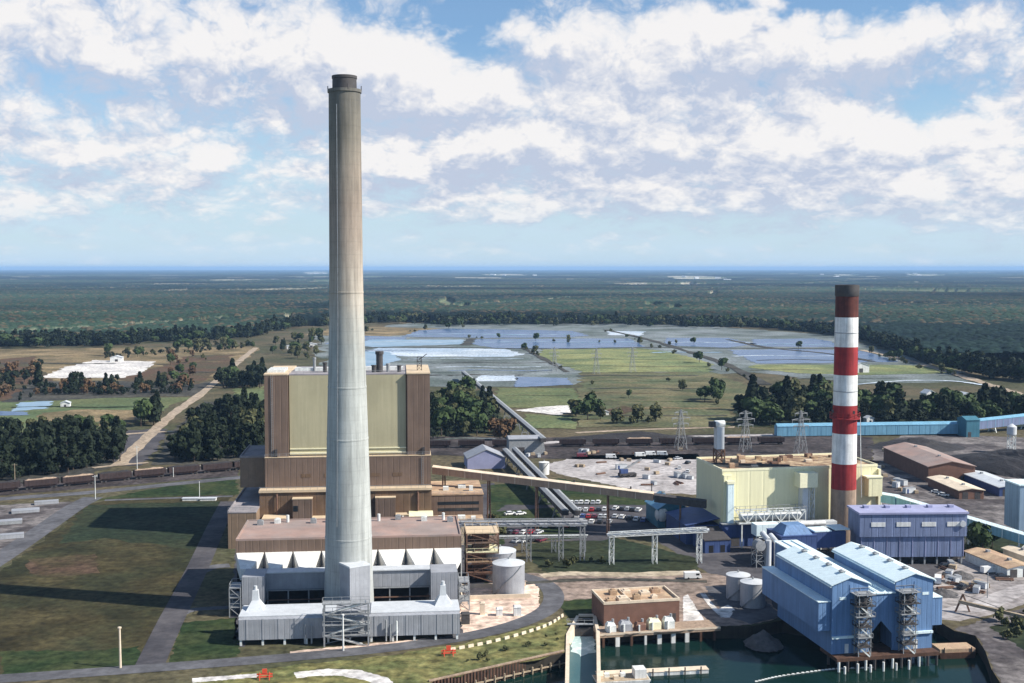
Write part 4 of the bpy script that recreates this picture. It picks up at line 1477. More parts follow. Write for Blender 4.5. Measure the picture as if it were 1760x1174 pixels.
for x in (1, 6, 12, 18, 24, 29):
    mb = MB()
    mb.beam((x, 2, 0), (x, 2, 6.2), .4)
    mb.build('leg', M['steel_w'], th)

th = thing('pipe_manifold', 'dense dark pipework on a rack below the pale ducts of the yellow wall', 'pipework', YL(7, -19.5), RY)
mb = MB()
lattice(mb, 0, 28, 0, 2.6, 0, 5.6, 1, .3, .2)
for x in (4.7, 9.3, 14, 18.7, 23.3):
    mb.beam((x, 0, 0), (x, 0, 5.6), .3)
    mb.beam((x, 0, 5.6), (x, 2.6, 5.6), .25)
    mb.beam((x, 0, 3.2), (x, 2.6, 3.2), .25)
mb.build('rack', M['steel_dk'], th)
for y, z, r_, m_ in ((.5, 3.6, .32, 'steel'), (1.2, 3.55, .28, 'steel_br'), (2.0, 3.7, .4, 'blue_dk'), (.5, 6.0, .35, 'steel'), (1.4, 6.0, .3, 'silver'), (2.1, 6.0, .26, 'steel_w'), (.2, 1.4, .25, 'steel_br')):
    mb = MB()
    mb.tube((-.6, y, z), (28.6, y, z), r_, 10)
    mb.build('pipe', M[m_], th)
for k in range(9):
    mb = MB()
    x = 1.5 + k * 3.1
    mb.tube((x, .3, .2), (x, .3, 3.4 + (k % 3) * 1.3), .22, 8)
    mb.tube((x, -.2, 1.2 + (k % 2) * .8), (x, .9, 1.2 + (k % 2) * .8), .34, 8)
    mb.build('valve', M['steel_w' if k % 4 == 0 else 'steel'], th)

# dark blue ductwork in front of it
th = thing('blue_ductwork', 'dark blue boxy ductwork with bent pipes between yellow and blue buildings', 'duct', YL(2, -36), RY)
mb = MB()
mb.box(6, 18, 4, 16, 0, 9.5)
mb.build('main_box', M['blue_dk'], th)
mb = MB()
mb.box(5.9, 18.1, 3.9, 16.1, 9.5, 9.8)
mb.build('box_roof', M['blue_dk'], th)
mb = MB()
mb.frustum((7, 17, 5, 14), 9.8, (9, 15, 7, 12), 12.6)
mb.build('duct_cowl', M['blue'], th)
mb = MB()
mb.box(18.1, 29, 6, 12, 5, 10.2)
mb.build('side_box', M['blue_dk'], th)
mb = MB()
mb.box(18.1, 24, 5.9, 12.1, 10.2, 10.6)
mb.box(25, 30, 5.5, 12.4, 10.6, 11)
mb.build('side_roof', M['blue_lt'], th)
for x in (1.6, 4.4):
    mb = MB()
    mb.tube((x, 4, 0), (x, 4, 9.2 - x * .3), .9, 14)
    mb.tube((x, 4, 9.2 - x * .3), (x, 9, 10.4 - x * .3), .9, 14)
    mb.build('bent_pipe', M['silver_w'], th)
mb = MB()
mb.tube((-1.2, 3.4, 7.2), (-1.2, 6.5, 7.2), 1.7, 18)
mb.build('fan_drum', M['steel'], th)
mb = MB()
lattice(mb, -2.4, .4, 4, 8, 0, 6, 3, .25, .15)
mb.build('stand', M['steel'], th)

# striped stack
pc = Vector((114.4, 397.5, 0))
th = thing('striped_chimney', 'red and white banded chimney with sooty dark top', 'chimney', pc)
zs = [(0, 19.2, 'concrete_brown'), (19.2, 28.1, 'red'), (28.1, 38.5, 'white'), (38.5, 48.2, 'red'), (48.2, 58.6, 'white'), (58.6, 68.2, 'red'), (68.2, 78.3, 'white'), (78.3, 89.0, 'maroon')]
rad = lambda z: 4.35 - .55 * z / 89
for a, b, m_ in zs:
    mb = MB()
    mb.lathe(0, 0, [(rad(a), a), (rad(b), b)], 48)
    mb.build('band', M[m_], th, smooth=True)
mb = MB()
mb.lathe(0, 0, [(rad(85.5) + .05, 85.4), (rad(86) + .22, 85.6), (rad(86) + .22, 87.6), (rad(89) + .25, 89.3), (3.0, 89.4), (2.9, 87)], 48)
mb.build('cap', M['soot'], th, smooth=True)
mb = MB()
mb.lathe(0, 0, [(rad(44) + .01, 43.4), (rad(44) + 1.0, 43.5), (rad(44) + 1.0, 43.8), (rad(44) + .01, 43.9)], 32)
for k in range(16):
    a = 2 * math.pi * k / 16
    a2 = 2 * math.pi * (k + 1) / 16
    r_ = rad(44) + .95
    mb.beam((r_ * math.cos(a), r_ * math.sin(a), 43.8), (r_ * math.cos(a), r_ * math.sin(a), 45.6), .12)
    for zz in (44.7, 45.6):
        mb.beam((r_ * math.cos(a), r_ * math.sin(a), zz), (r_ * math.cos(a2), r_ * math.sin(a2), zz), .12)
mb.build('catwalk', M['red'], th)
for zz in (73, 53):
    mb = MB()
    mb.lathe(0, 0, [(rad(zz) + .01, zz - .15), (rad(zz) + .1, zz - .1), (rad(zz) + .1, zz + .1), (rad(zz) + .005, zz + .15)], 40)
    mb.build('hoop', M['steel'], th)
mb = MB()
mb.beam((rad(43) + 2.2, .2, 16), (rad(43) + 1.3, .2, 44), .18)
mb.build('ladder', M['steel_w'], th)
for k in range(3):
    a = R(200 + 90 * k)
    mb = MB()
    mb.box(-.3, .3, -.3, .3, 0, .9)
    o = mb.build('beacon', M['steel_dk'], th)
    o.location = ((rad(44) + .9) * math.cos(a), (rad(44) + .9) * math.sin(a), 45.7)

# violet precipitator house
RP = 2
th = thing('violet_house', 'violet blue corrugated building with four white louvres under its roof', 'building', Vector((111.6, 367.5, 0)), RP)
mb = MB()
mb.box(0, 33.5, 0, 10.4, 2.6, 9.3)
mb.build('lower_wall', M['violet'], th)
mb = MB()
mb.box(-.6, 34.1, -.6, 11, 9.3, 16.6)
mb.build('upper_wall', M['violet'], th)
mb = MB()
mb.box(-1, 34.5, -1, 11.4, 16.6, 17.2)
mb.build('roof', M['violet_rf'], th)
for i in range(4):
    x = 3 + i * 8.2
    mb = MB()
    mb.box(x, x + 4.6, -.75, -.603, 12.6, 14.0)
    mb.build('louvre', M['white'], th)
mb = MB()
mb.tube((32.6, -1.2, 13.4), (32.6, -.6, 13.4), 1.0, 16)
mb.build('fan', M['silver_w'], th)
for i in range(9):
    x = 1 + i * 4
    mb = MB()
    mb.beam((x, .6, 0), (x, .6, 2.6), .5)
    mb.build('leg', M['steel'], th)
mb = MB()
mb.box(.2, 33.3, 4, 9, 0, 2.6)
mb.build('plinth', M['steel_dk'], th)
for i in range(9):
    x = .15 + i * 4.15
    mb = MB()
    mb.box(x - .09, x + .09, -.12, -.003, 2.7, 9.2)
    mb.build('rib', M['violet_rf'], th)
for i in range(5):
    mb = MB()
    mb.box(3 + i * 7, 4.4 + i * 7, 6, 8, 17.2, 18)
    mb.build('roof_vent', M['violet_rf'], th)

# ------------------------------------------------------------------ blue building on the water's edge
RB = 11
BL = frame(78.4, 281.3, RB)
th = thing('blue_precipitator', 'bright blue twin gabled metal building standing over the water', 'building', BL(0, 0), RB)


def gable(x0, x1, y0, y1, ze, zr, tag_):
    xm = (x0 + x1) / 2
    b_ = MB()
    b_.prism_y([(x0, 0), (x1, 0), (x1, ze), (xm, zr), (x0, ze)], y0, y1)
    b_.build('gable_block', M['blue'], th)
    b_ = MB()
    ov = .45
    sl = (zr - ze) / (xm - x0)
    for s_ in (0, 1):
        xa, xb = (x0 - ov, xm) if s_ == 0 else (xm, x1 + ov)
        za, zb = (ze - ov * sl, zr) if s_ == 0 else (zr, ze - ov * sl)
        b_.prism_y([(xa, za + .03), (xb, zb + .03), (xb, zb + .28), (xa, za + .28)], y0 - .4, y1 + .4)
    r_ = b_.build('roof', M['blue_lt'], th)
    for i in range(4):
        y = y0 + 4.5 + i * (y1 - y0 - 9) / 3.2
        b_ = MB()
        b_.box(xm - .6, xm + .6, y - .6, y + .6, zr - .2, zr + .5)
        b_.frustum((xm - .8, xm + .8, y - .8, y + .8), zr + .5, (xm - .2, xm + .2, y - .6, y + .6), zr + .8)
        b_.build('roof_vent', M['steel'], r_)
    for s_ in (0, 1):
        b_ = MB()
        xe = x0 - .55 if s_ == 0 else x1 + .55
        b_.box(xe - .12, xe + .12, y0 - .3, y1 + .3, ze - .5, ze - .2)
        b_.build('gutter', M['blue_lt'], r_)


gable(.3, 9.9, 0, 32, 17.3, 19.0, 'left')
gable(17.2, 27.4, 0, 33, 17.4, 19.1, 'right')
# middle bay with the pointed opening
mb = MB()
mb.prism_y([(9.905, 0), (10.6, 0), (10.6, 4.2), (13.6, 7.6), (16.6, 4.2), (16.6, 0), (17.195, 0), (17.195, 14.4), (9.905, 14.4)], .25, .8)
mb.build('middle_wall', M['blue'], th)
mb = MB()
mb.box(9.95, 17.15, .9, 7, 7.8, 14.3)
mb.box(9.95, 17.15, 7.003, 56, 0, 14.3)
mb.build('middle_block', M['blue'], th)
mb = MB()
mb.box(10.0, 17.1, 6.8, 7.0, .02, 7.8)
mb.build('opening_shade_back', M['black'], th)  # shade inside the opening is painted on this black sheet
mb = MB()
mb.box(9.905, 17.195, -.05, 57, 14.4, 14.7)
mb.build('middle_roof', M['blue_lt'], th)
for x in (12, 14.8):
    mb = MB()
    mb.box(x, x + .25, 1, 56, 14.7, 15.0)
    mb.build('roof_seam', M['blue_lt'], th)
# overhanging side galleries
for (a, b, z0, z1, y0, y1) in ((-3.0, .295, 5.8, 13.0, .6, 35), (27.405, 30.2, 5.6, 12.6, .3, 33)):
    mb = MB()
    mb.box(a, b, y0, y1, z0, z1)
    gal = mb.build('side_gallery', M['blue'], th)
    mb = MB()
    mb.box(a - .15, b, y0 - .15, y1 + .15, z1, z1 + .2)
    mb.build('gallery_roof', M['blue_lt'], gal)
for (a, b) in ((.3, 6), (21.5, 27.4)):
    mb = MB()
    mb.box(a, b, -.5, -.003, 3.9, 4.5)
    mb.build('light_strip', M['blue_lt'], th)
    mb = MB()
    mb.box(b - 2.2 if a < 1 else a + .9, b - 1.2 if a < 1 else a + 1.9, -.08, -.004, .1, 2.4)
    mb.build('door', M['white'], th)
for (x, z) in ((2.2, 13.5), (24.5, 13.6)):
    mb = MB()
    mb.box(x, x + 1.8, -.08, -.004, z, z + .7)
    mb.build('louvre', M['blue_lt'], th)
for x in (4.9, 22.3):
    mb = MB()
    mb.box(x - .07, x + .07, -.1, -.004, 4.6, 17.2)
    mb.build('corner_trim', M['blue'], th)

for k, (x, lab) in enumerate(((6.0, 'dark steel stairway on the left half of the blue building front'), (18.0, 'dark steel stairway on the right half of the blue building front'))):
    t_ = thing('steel_stairway', lab, 'stairway', BL(x, -2.9), RB)
    b_ = MB()
    lattice(b_, 0, 3.2, 0, 2.2, 0, 15.6, 7, .22, .13)
    b_.build('frame', M['steel'], t_)
    for j, z in enumerate((2.2, 4.6, 7.2, 9.8, 12.4, 15.2)):
        b_ = MB()
        w2 = .9 if j > 2 else .3
        b_.box(-w2, 3.2 + w2, -.5, 2.8, z, z + .18)
        railing(b_, -w2, 3.2 + w2, -.5, 2.8, z, 1.1, .08)
        b_.build('landing', M['steel'] if j % 2 else M['steel_dk'], t_)
        b_ = MB()
        b_.beam((.3 if j % 2 else 2.9, -.2, z - 2.3), (2.9 if j % 2 else .3, -.2, z), .25, .3)
        b_.build('stair_flight', M['steel_dk'] if j % 2 else M['steel_w'], t_)
    b_ = MB()
    for z in (10.2, 12.8):
        b_.tube((1.5, .6, z), (1.5, .6, z + 2), .8, 12)
    b_.box(.4, 2.8, .2, 2.3, 12.8, 14.4)
    b_.build('motor', M['steel_dk'], t_)

# deck and piles under the blue building
th = thing('pile_deck', 'concrete deck on piles carrying the blue building over the water', 'deck', BL(0, 0), RB)
mb = MB()
mb.box(.2, 27.6, -3.2, 6, -.9, -.02)
mb.build('slab', M['rust'], th)
for i in range(12):
    for v in (-3, 2.5):
        mb = MB()
        mb.tube((0.8 + i * 2.38, v, -6), (0.8 + i * 2.38, v, -.9), .32, 10)
        mb.build('pile', M['steel_w'] if (i % 3 == 0 and v < 0) else M['steel_dk'], th)
for i in range(6):
    mb = MB()
    mb.tube((1.6 + i * 3.4, -4.6, -4.4), (1.6 + i * 3.4, -4.6, -1.6 + (i % 2) * .5), .28, 10)
    mb.build('fender_pile', M['white'], th)

# ------------------------------------------------------------------ conveyors, galleries and pipe bridges
def gallery(name, lab, p, q, w_, h, m_wall, m_roof, posts=(), cat='conveyor', post_m='steel_br', vents=0, hip=.5):
    """an enclosed belt gallery from p to q (floor level), with bents standing on the ground at the given fractions"""
    p, q = Vector(p), Vector(q)
    t_ = thing(name, lab, cat, (p.x, p.y, 0))
    a = (q - p)
    L = math.hypot(a.x, a.y)
    t_.rotation_euler.z = math.atan2(a.y, a.x)
    dz = q.z - p.z
    def sec(b_, prof):
        n = len(prof)
        b_.add([(0, y, p.z + z) for y, z in prof] + [(L, y, q.z + z) for y, z in prof],
               [(i, (i + 1) % n, n + (i + 1) % n, n + i) for i in range(n)] + [tuple(range(n))[::-1], tuple(range(n, 2 * n))])
    b_ = MB()
    sec(b_, [(-w_ / 2, 0), (w_ / 2, 0), (w_ / 2, h), (-w_ / 2, h)])
    b_.build('wall', M[m_wall], t_)
    b_ = MB()
    sec(b_, [(-w_ / 2 - .15, h + .003), (w_ / 2 + .15, h + .003), (w_ / 2 + .15, h + .15), (0, h + .15 + hip), (-w_ / 2 - .15, h + .15)])
    b_.build('roof', M[m_roof], t_)
    n = min(30, max(2, int(L / 6)))
    for i in range(1, n):
        b_ = MB()
        x = L * i / n
        z = p.z + dz * i / n
        b_.box(x - .1, x + .1, -w_ / 2 - .08, -w_ / 2 - .003, z, z + h)
        b_.build('frame_rib', M[m_roof], t_)
    for i in range(vents):
        x = L * (i + .6) / vents
        z = p.z + dz * x / L
        b_ = MB()
        b_.tube((x, 0, z + h), (x, 0, z + h + 1.5), .3)
        b_.build('vent', M['steel_dk'], t_)
    for f in posts:
        x, z = L * f, p.z + dz * f
        b_ = MB()
        for s_ in (-1, 1):
            b_.beam((x, s_ * (w_ / 2 + .8), 0), (x, s_ * w_ / 2 * .8, z), .45)
        b_.beam((x, -w_ / 2 - .4, z * .5), (x, w_ / 2 + .4, z * .5), .3)
        b_.beam((x, -w_ / 2 - .6, z * .25), (x, w_ / 2, z * .75), .22)
        b_.build('bent', M[post_m], t_)
    return t_


gallery('coal_gallery', 'long sloping tan coal conveyor gallery from brown house to yellow house', (-29.0, 425, 19.6), (50, 406.5, 13.3), 3.2, 2.4, 'beige', 'cream', (.05, .26, .48, .80), vents=4)
gallery('coal_gallery', 'short dark end of the coal gallery entering the yellow wall', (50.3, 406.4, 12.9), (68, 402.5, 11.4), 3.2, 2.3, 'steel_dk', 'steel_dk', (.5,))
gallery('yard_conveyor', 'long grey green conveyor running back past the trees to the ash ponds', at(934, 760, 7), at(796, 642, 5), 2.8, 2.0, 'steel_dk', 'steel', (.02, .08, .15, .23, .33, .45, .6, .8), post_m='steel')
gallery('yard_conveyor', 'dark trestle conveyor passing under the tan gallery, left belt', at(868, 778, 5), at(972, 886, 4), 2.4, 1.8, 'steel_dk', 'steel', (.1, .3, .5, .7, .9), post_m='steel')
gallery('yard_conveyor', 'dark trestle conveyor passing under the tan gallery, right belt', at(884, 776, 5), at(992, 886, 4), 2.2, 1.8, 'steel_dk', 'steel', (.1, .3, .5, .7, .9), post_m='steel')
t_ = thing('transfer_house', 'low grey transfer house where the two yard conveyors meet', 'building', at(905, 782), 8)
b_ = MB()
b_.box(-9, 9, 0, 9, 0, 8)
b_.build('wall', M['steel'], t_)
b_ = MB()
b_.prism_x([(-.4, 8), (9.4, 8), (9.4, 8.4), (4.5, 9.6), (-.4, 8.4)], -9.3, 9.3)
b_.build('roof', M['silver'], t_)
b_ = MB()
b_.box(-5, -1, -.06, -.003, 0, 4)
b_.build('door', M['steel_dk'], t_)
t_ = thing('ash_shed', 'pale violet gabled shed beside the left end of the trestle conveyors', 'shed', at(836, 806), 8)
b_ = MB()
b_.prism_y([(-9, 0), (9, 0), (9, 5), (0, 9), (-9, 5)], 0, 16)
b_.build('wall', M['violet_rf'], t_)
b_ = MB()
b_.prism_y([(-9.4, 4.95), (0, 9.1), (0, 9.4), (-9.4, 5.25)], -.4, 16.4)
b_.prism_y([(9.4, 4.95), (9.4, 5.25), (0, 9.4), (0, 9.1)], -.4, 16.4)
b_.build('roof', M['silver'], t_)
t_ = tank('small white upright tank behind the tan coal gallery', at(935, 815), 2.4, 5.5, M['white'], M['white'], .6)
t_['category'] = 'tank'

# pipe bridges
def bridge(lab, p, q, h, legs, m_, pipes, feet):
    p, q = Vector(p), Vector(q)
    t_ = thing('pipe_bridge', lab, 'pipe bridge', (p.x, p.y, 0))
    a = q - p
    L = math.hypot(a.x, a.y)
    t_.rotation_euler.z = math.atan2(a.y, a.x)
    zz = lambda x: p.z + (q.z - p.z) * x / L
    b_ = MB()
    for y in (-1, 1):
        for k in (0, h):
            b_.beam((0, y, zz(0) + k), (L, y, zz(L) + k), .22)
    n = int(L / 2.4)
    for i in range(n):
        x0, x1 = L * i / n, L * (i + 1) / n
        for y in (-1, 1):
            b_.beam((x0, y, zz(x0) + (0 if i % 2 else h)), (x1, y, zz(x1) + (h if i % 2 else 0)), .14)
        b_.beam((x1, -1, zz(x1)), (x1, 1, zz(x1)), .14)
    b_.build('truss', M[m_], t_)
    for y, z, r_, mm in pipes:
        b_ = MB()
        b_.tube((-.5, y, zz(0) + z), (L + .5, y, zz(L) + z), r_, 12)
        b_.build('pipe', M[mm], t_)
    for x in legs:
        b_ = MB()
        lattice(b_, x - .7, x + .7, -.9, .9, 0, zz(x), feet, .2, .11)
        b_.build('lattice_leg', M['steel_w' if m_ == 'steel_w' else 'steel'], t_)
    return t_


bridge('long grey pipe bridge behind the pale tanks, reaching the dark trestle', (-17, 371, 12.0), (24, 374, 11.6), 2.0, (1, 22.5, 33, 40), 'steel', [(-.5, .5, .45, 'silver'), (.5, .6, .5, 'silver'), (0, 1.3, .35, 'silver')], 4)
bridge('white pipe bridge on three lattice legs ending at the dark blue shed', (31, 369, 9.0), (63, 371, 10.2), 1.2, (1, 15, 29.5), 'steel_w', [(-.4, .6, .55, 'silver_w'), (.6, .5, .4, 'silver_w')], 4)
bridge('thin low pipe run on slim legs over the lawn beside the car park', (-8, 384, 5.0), (25, 386, 5.0), .6, (2, 12, 22, 32), 'steel', [(0, .5, .2, 'steel_w')], 2)

# right-hand blue galleries
gallery('blue_gallery', 'very long sky blue coal gallery lying along the far rail yard', (149.5, 655, .3), (257, 662, .8), 6, 5.4, 'blue_sk', 'blue_sk', (), hip=1.4, vents=5)
gallery('blue_gallery', 'sky blue coal gallery climbing to the right edge of the picture', (262, 664, 2.4), (330, 694, 4.6), 4.6, 4.6, 'violet', 'blue_sk', (.25, .6, .9), post_m='steel_w', hip=1.2)
gallery('blue_gallery', 'light blue conveyor gallery passing behind the violet house, upper length', (116, 452, 8.6), (142, 424, 8.2), 3.4, 3.0, 'blue_sk', 'blue_lt', (.2, .8), post_m='steel_w')
gallery('blue_gallery', 'light blue conveyor gallery passing behind the violet house, lower length', (142.4, 423.4, 8.0), (176, 371, 3.2), 3.2, 3.0, 'blue_sk', 'blue_lt', (.15, .5, .8), post_m='steel_w')
t_ = thing('transfer_tower', 'dark teal transfer tower at the right end of the long blue gallery', 'tower', (255.5, 650, 0), 8)
b_ = MB()
b_.box(0, 8, 0, 10, 0, 9.5)
b_.build('wall', M['teal'], t_)
b_ = MB()
b_.prism_x([(-.3, 9.5), (10.3, 9.5), (10.3, 9.8), (5, 11.5), (-.3, 9.8)], -.3, 8.3)
b_.build('roof', M['teal'], t_)
b_ = MB()
b_.box(1, 3, -.05, -.003, 0, 3)
b_.build('door', M['steel_dk'], t_)
t_ = thing('conveyor_tower', 'blue grey metal tower cut by the right edge of the picture', 'tower', (178.0, 404, 0), 5)
b_ = MB()
b_.box(0, 12, 0, 10, 3, 18.8)
b_.build('wall', M['bluegrey'], t_)
b_ = MB()
b_.box(-.3, 12.3, -.3, 10.3, 18.8, 19.3)
b_.build('roof', M['blue_lt'], t_)
for x in (.6, 11.4):
    b_ = MB()
    b_.beam((x, .6, 0), (x, .6, 3), .7)
    b_.build('leg', M['steel_w'], t_)
t_ = thing('lookout_tower', 'slender white steel water stand with pale tank by the right trees', 'tower', at(1738, 778), 0)
b_ = MB()
lattice(b_, -1.5, 1.5, -1.5, 1.5, 0, 9, 3, .3, .18)
b_.build('frame', M['steel_w'], t_)
b_ = MB()
b_.lathe(0, 0, [(1.2, 9), (2.4, 9.6), (2.4, 13.5), (.4, 15)], 20)
b_.build('bowl', M['silver_w'], t_, smooth=True)

# sheds in the coal yard
def shed(lab, x0, y0, w_, d_, he, hr, rz, m_w, m_r, name='shed', doors=2):
    t_ = thing(name, lab, 'shed', (x0, y0, 0), rz)
    b_ = MB()
    b_.prism_y([(0, 0), (w_, 0), (w_, he), (w_ / 2, hr), (0, he)], 0, d_)
    b_.build('wall', M[m_w], t_)
    b_ = MB()
    s_ = (hr - he) / (w_ / 2)
    b_.prism_y([(-.5, he - .5 * s_ + .02), (w_ / 2, hr + .02), (w_ / 2, hr + .3), (-.5, he - .5 * s_ + .3)], -.5, d_ + .5)
    b_.prism_y([(w_ + .5, he - .5 * s_ + .02), (w_ + .5, he - .5 * s_ + .3), (w_ / 2, hr + .3), (w_ / 2, hr + .02)], -.5, d_ + .5)
    r_ = b_.build('roof', M[m_r], t_)
    for i in range(doors):
        b_ = MB()
        x = w_ * (i + .5) / doors - 1.2
        b_.box(x, x + 2.4, -.06, -.003, 0, min(3, he - .4))
        b_.build('door', M['steel_dk'], t_)
    for i in range(2):
        b_ = MB()
        b_.box(w_ / 2 - .5, w_ / 2 + .5, d_ * (i + .5) / 2 - .6, d_ * (i + .5) / 2 + .6, hr + .1, hr + .9)
        b_.build('roof_vent', M['steel'], r_)
    return t_


shed('large red brown shed with pinkish gabled roof in the coal yard', 184.5, 511, 21, 56, 7.2, 9.4, 2, 'redbrick', 'roof_pink')
shed('low shed with cream roof in front of the large pink roofed shed', 184, 474, 10.5, 30, 3.6, 4.4, 4, 'redbrick', 'cream')
shed('low shed with pale grey roof right of the cream roofed shed', 203, 480, 11, 36, 3.8, 4.6, 4, 'blue_dk', 'silver_w')
shed('tan roofed shed behind parked trucks in the right gravel yard', 152, 352, 9, 22, 3, 3.8, 12, 'steel_w', 'roof_tan')
shed('long low beige roofed shed at the back of the right gravel yard', 168, 356, 6, 24, 2.6, 3.2, 14, 'cream', 'cream')

shed('teal metal shed beside the left wall of the yellow house', 53.5, 421, 11, 15, 7, 10.5, RY, 'teal', 'blue_sk', doors=1)
t_ = thing('blue_lean_to', 'dark blue lean-to against the left foot of the yellow house', 'shed', YL(-12, 2), RY)
b_ = MB()
b_.prism_x([(0, 0), (22, 0), (22, 6.5), (0, 6.5)], 0, 11.9)
b_.build('wall', M['blue_dk'], t_)
b_ = MB()
b_.prism_y([(-.3, 6.5), (11.9, 8.6), (11.9, 8.9), (-.3, 6.8)], -.3, 22.3)
b_.build('roof', M['blue_dk'], t_)
b_ = MB()
b_.box(3, 6, -.06, -.003, 0, 4)
b_.build('door', M['steel_dk'], t_)
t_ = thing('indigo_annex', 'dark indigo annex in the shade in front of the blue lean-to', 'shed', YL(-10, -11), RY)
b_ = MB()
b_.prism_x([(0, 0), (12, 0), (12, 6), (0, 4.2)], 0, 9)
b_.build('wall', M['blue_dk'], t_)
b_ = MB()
b_.prism_x([(-.2, 4.2), (12.2, 6.03), (12.2, 6.3), (-.2, 4.5)], -.2, 9.2)
b_.build('roof', M['steel_dk'], t_)
for x in (1.5, 5.5):
    b_ = MB()
    b_.box(x, x + 1.6, -.05, -.003, .2, 2.6)
    b_.build('door', M['black'], t_)
t_ = thing('round_tank', 'round white tank on legs beside the teal shed', 'tank', at(1137, 906))
b_ = MB()
b_.lathe(0, 0, [(.3, 2.0), (1.8, 2.5), (2.5, 4), (2.5, 5.5), (1.8, 7), (.3, 7.5)], 24)
b_.build('vessel', M['white'], t_, smooth=True)
for k in range(4):
    a = R(45 + 90 * k)
    b_ = MB()
    b_.beam((2 * math.cos(a), 2 * math.sin(a), 0), (2 * math.cos(a), 2 * math.sin(a), 3.5), .3)
    b_.build('leg', M['steel_dk'], t_)


def mound(name, lab, c_, rx, ry, h, m_, seed=0, rz=0, cat='pile', stuff=False):
    n = 36
    b_ = MB()
    g_ = np.linspace(-1, 1, n)
    GX, GY = np.meshgrid(g_, g_)
    rr = np.sqrt(GX ** 2 + GY ** 2) + (fbm(GX * 2 + 5, GY * 2 + 5, seed, 3) - .5) * .5
    Z = np.clip(1.0 - rr, 0, 1) ** .8 * h * (.75 + .5 * fbm(GX * 4 + 3, GY * 4 + 3, seed + 1, 4)) - .05
    vs = [(GX[i, j] * rx, GY[i, j] * ry, Z[i, j]) for i in range(n) for j in range(n)]
    fs = [(i * n + j, i * n + j + 1, (i + 1) * n + j + 1, (i + 1) * n + j) for i in range(n - 1) for j in range(n - 1)
          if max(Z[i, j], Z[i, j + 1], Z[i + 1, j], Z[i + 1, j + 1]) > 0]
    b_.add(vs, fs)
    o_ = b_.build(name, M[m_])
    o_.location = c_
    o_.rotation_euler.z = R(rz)
    tag(o_, lab, cat)
    return o_


mound('coal_pile', 'large dark coal pile at the right edge of the coal yard', (246, 545, 0), 26, 46, 9, 'coal', 3, 20)
mound('coal_pile', 'low dark coal heap between the brick shed and the long blue gallery', (214, 612, 0), 26, 16, 5, 'coal', 4)
mound('coal_pile', 'long low black coal ridge along the rails behind the pale yard', (70, 640, 0), 46, 10, 4.5, 'coal', 5)
mound('rock_heap', 'grey rock heap half in the water left of the blue building', at(1312, 1108, -3.0), 5, 6, 3.6, 'rock', 6, cat='rocks')
mound('gravel_heap', 'small pale gravel heap near the trucks of the right yard', at(1650, 992), 4, 3.5, 2.0, 'rock', 8)
mound('gravel_heap', 'brown gravel heap at the edge of the quay road', at(1622, 1022), 5, 4, 1.8, 'rock', 9)

# ------------------------------------------------------------------ pump house, quay, canal
PL_ = Vector((24.9, 301.5, 0))
RQ = 11
th = thing('pump_house', 'flat roofed brown pump house on the quay with cluttered tan roof', 'building', PL_, RQ)
mb = MB()
mb.box(0, 21, 2.5, 15, 0, 5.8)
mb.build('wall', M['redbrick'], th)
mb = MB()
mb.box(.3, 20.7, 2.8, 14.7, 5.8, 5.9)
mb.build('roof', M['roof_tan'], th)
mb = MB()
for (a, b, c_, d_) in ((-.1, 21.1, 2.4, 2.8), (-.1, 21.1, 14.7, 15.1), (-.1, .3, 2.8, 14.7), (20.7, 21.1, 2.8, 14.7)):
    mb.box(a, b, c_, d_, 5.803, 6.5)
mb.build('parapet', M['cream'], th)
for i, (x, y, s_, h) in enumerate([(2.5, 5, 1.1, .8), (6, 5.5, 1.4, .9), (10, 6, .9, 1.2), (13.5, 10, 1.3, .8), (17, 11.5, 1.2, 1), (15, 6, .8, .7), (5, 11.5, 1, 1.2), (9, 12.5, 1.1, .7)]):
    mb = MB()
    mb.box(x - s_, x + s_, y - s_, y + s_, 5.9, 5.9 + h)
    mb.box(x - s_ * .5, x + s_ * .5, y - s_ * .5, y + s_ * .5, 5.9 + h, 6.2 + h)
    mb.build('roof_hatch', M['cream' if i % 2 else 'roof_tan'], th)
mb = MB()
mb.box(7.5, 7.8, 2.8, 14.7, 5.9, 6.4)
mb.build('roof_kerb', M['cream'], th)
mb = MB()
mb.box(18.5, 20, 2.42, 2.497, 0, 2.4)
mb.build('door', M['steel_dk'], th)

th = thing('quay_deck', 'concrete quay deck on white piles in front of the pump house', 'quay', PL_, RQ)
mb = MB()
mb.box(-3, 30, -4.6, 2.2, -.8, .15)
mb.build('slab', M['ash_load'], th)
mb = MB()
mb.box(-3, 30, -4.7, -4.603, -.2, .3)
mb.build('edge_beam', M['cream'], th)
for i in range(9):
    mb = MB()
    x = -2 + i * 3.8
    mb.box(x - (.55 if i in (1, 4, 5, 6) else .3), x + (.55 if i in (1, 4, 5, 6) else .3), -4.55, -3.9, -5, -.8)
    mb.build('pile', M['white' if i in (1, 3, 4, 5, 6) else 'rust'], th)
mb = MB()
mb.box(-3, 30, .5, 2.0, -5, -.8)
mb.build('bulkhead', M['rust'], th)
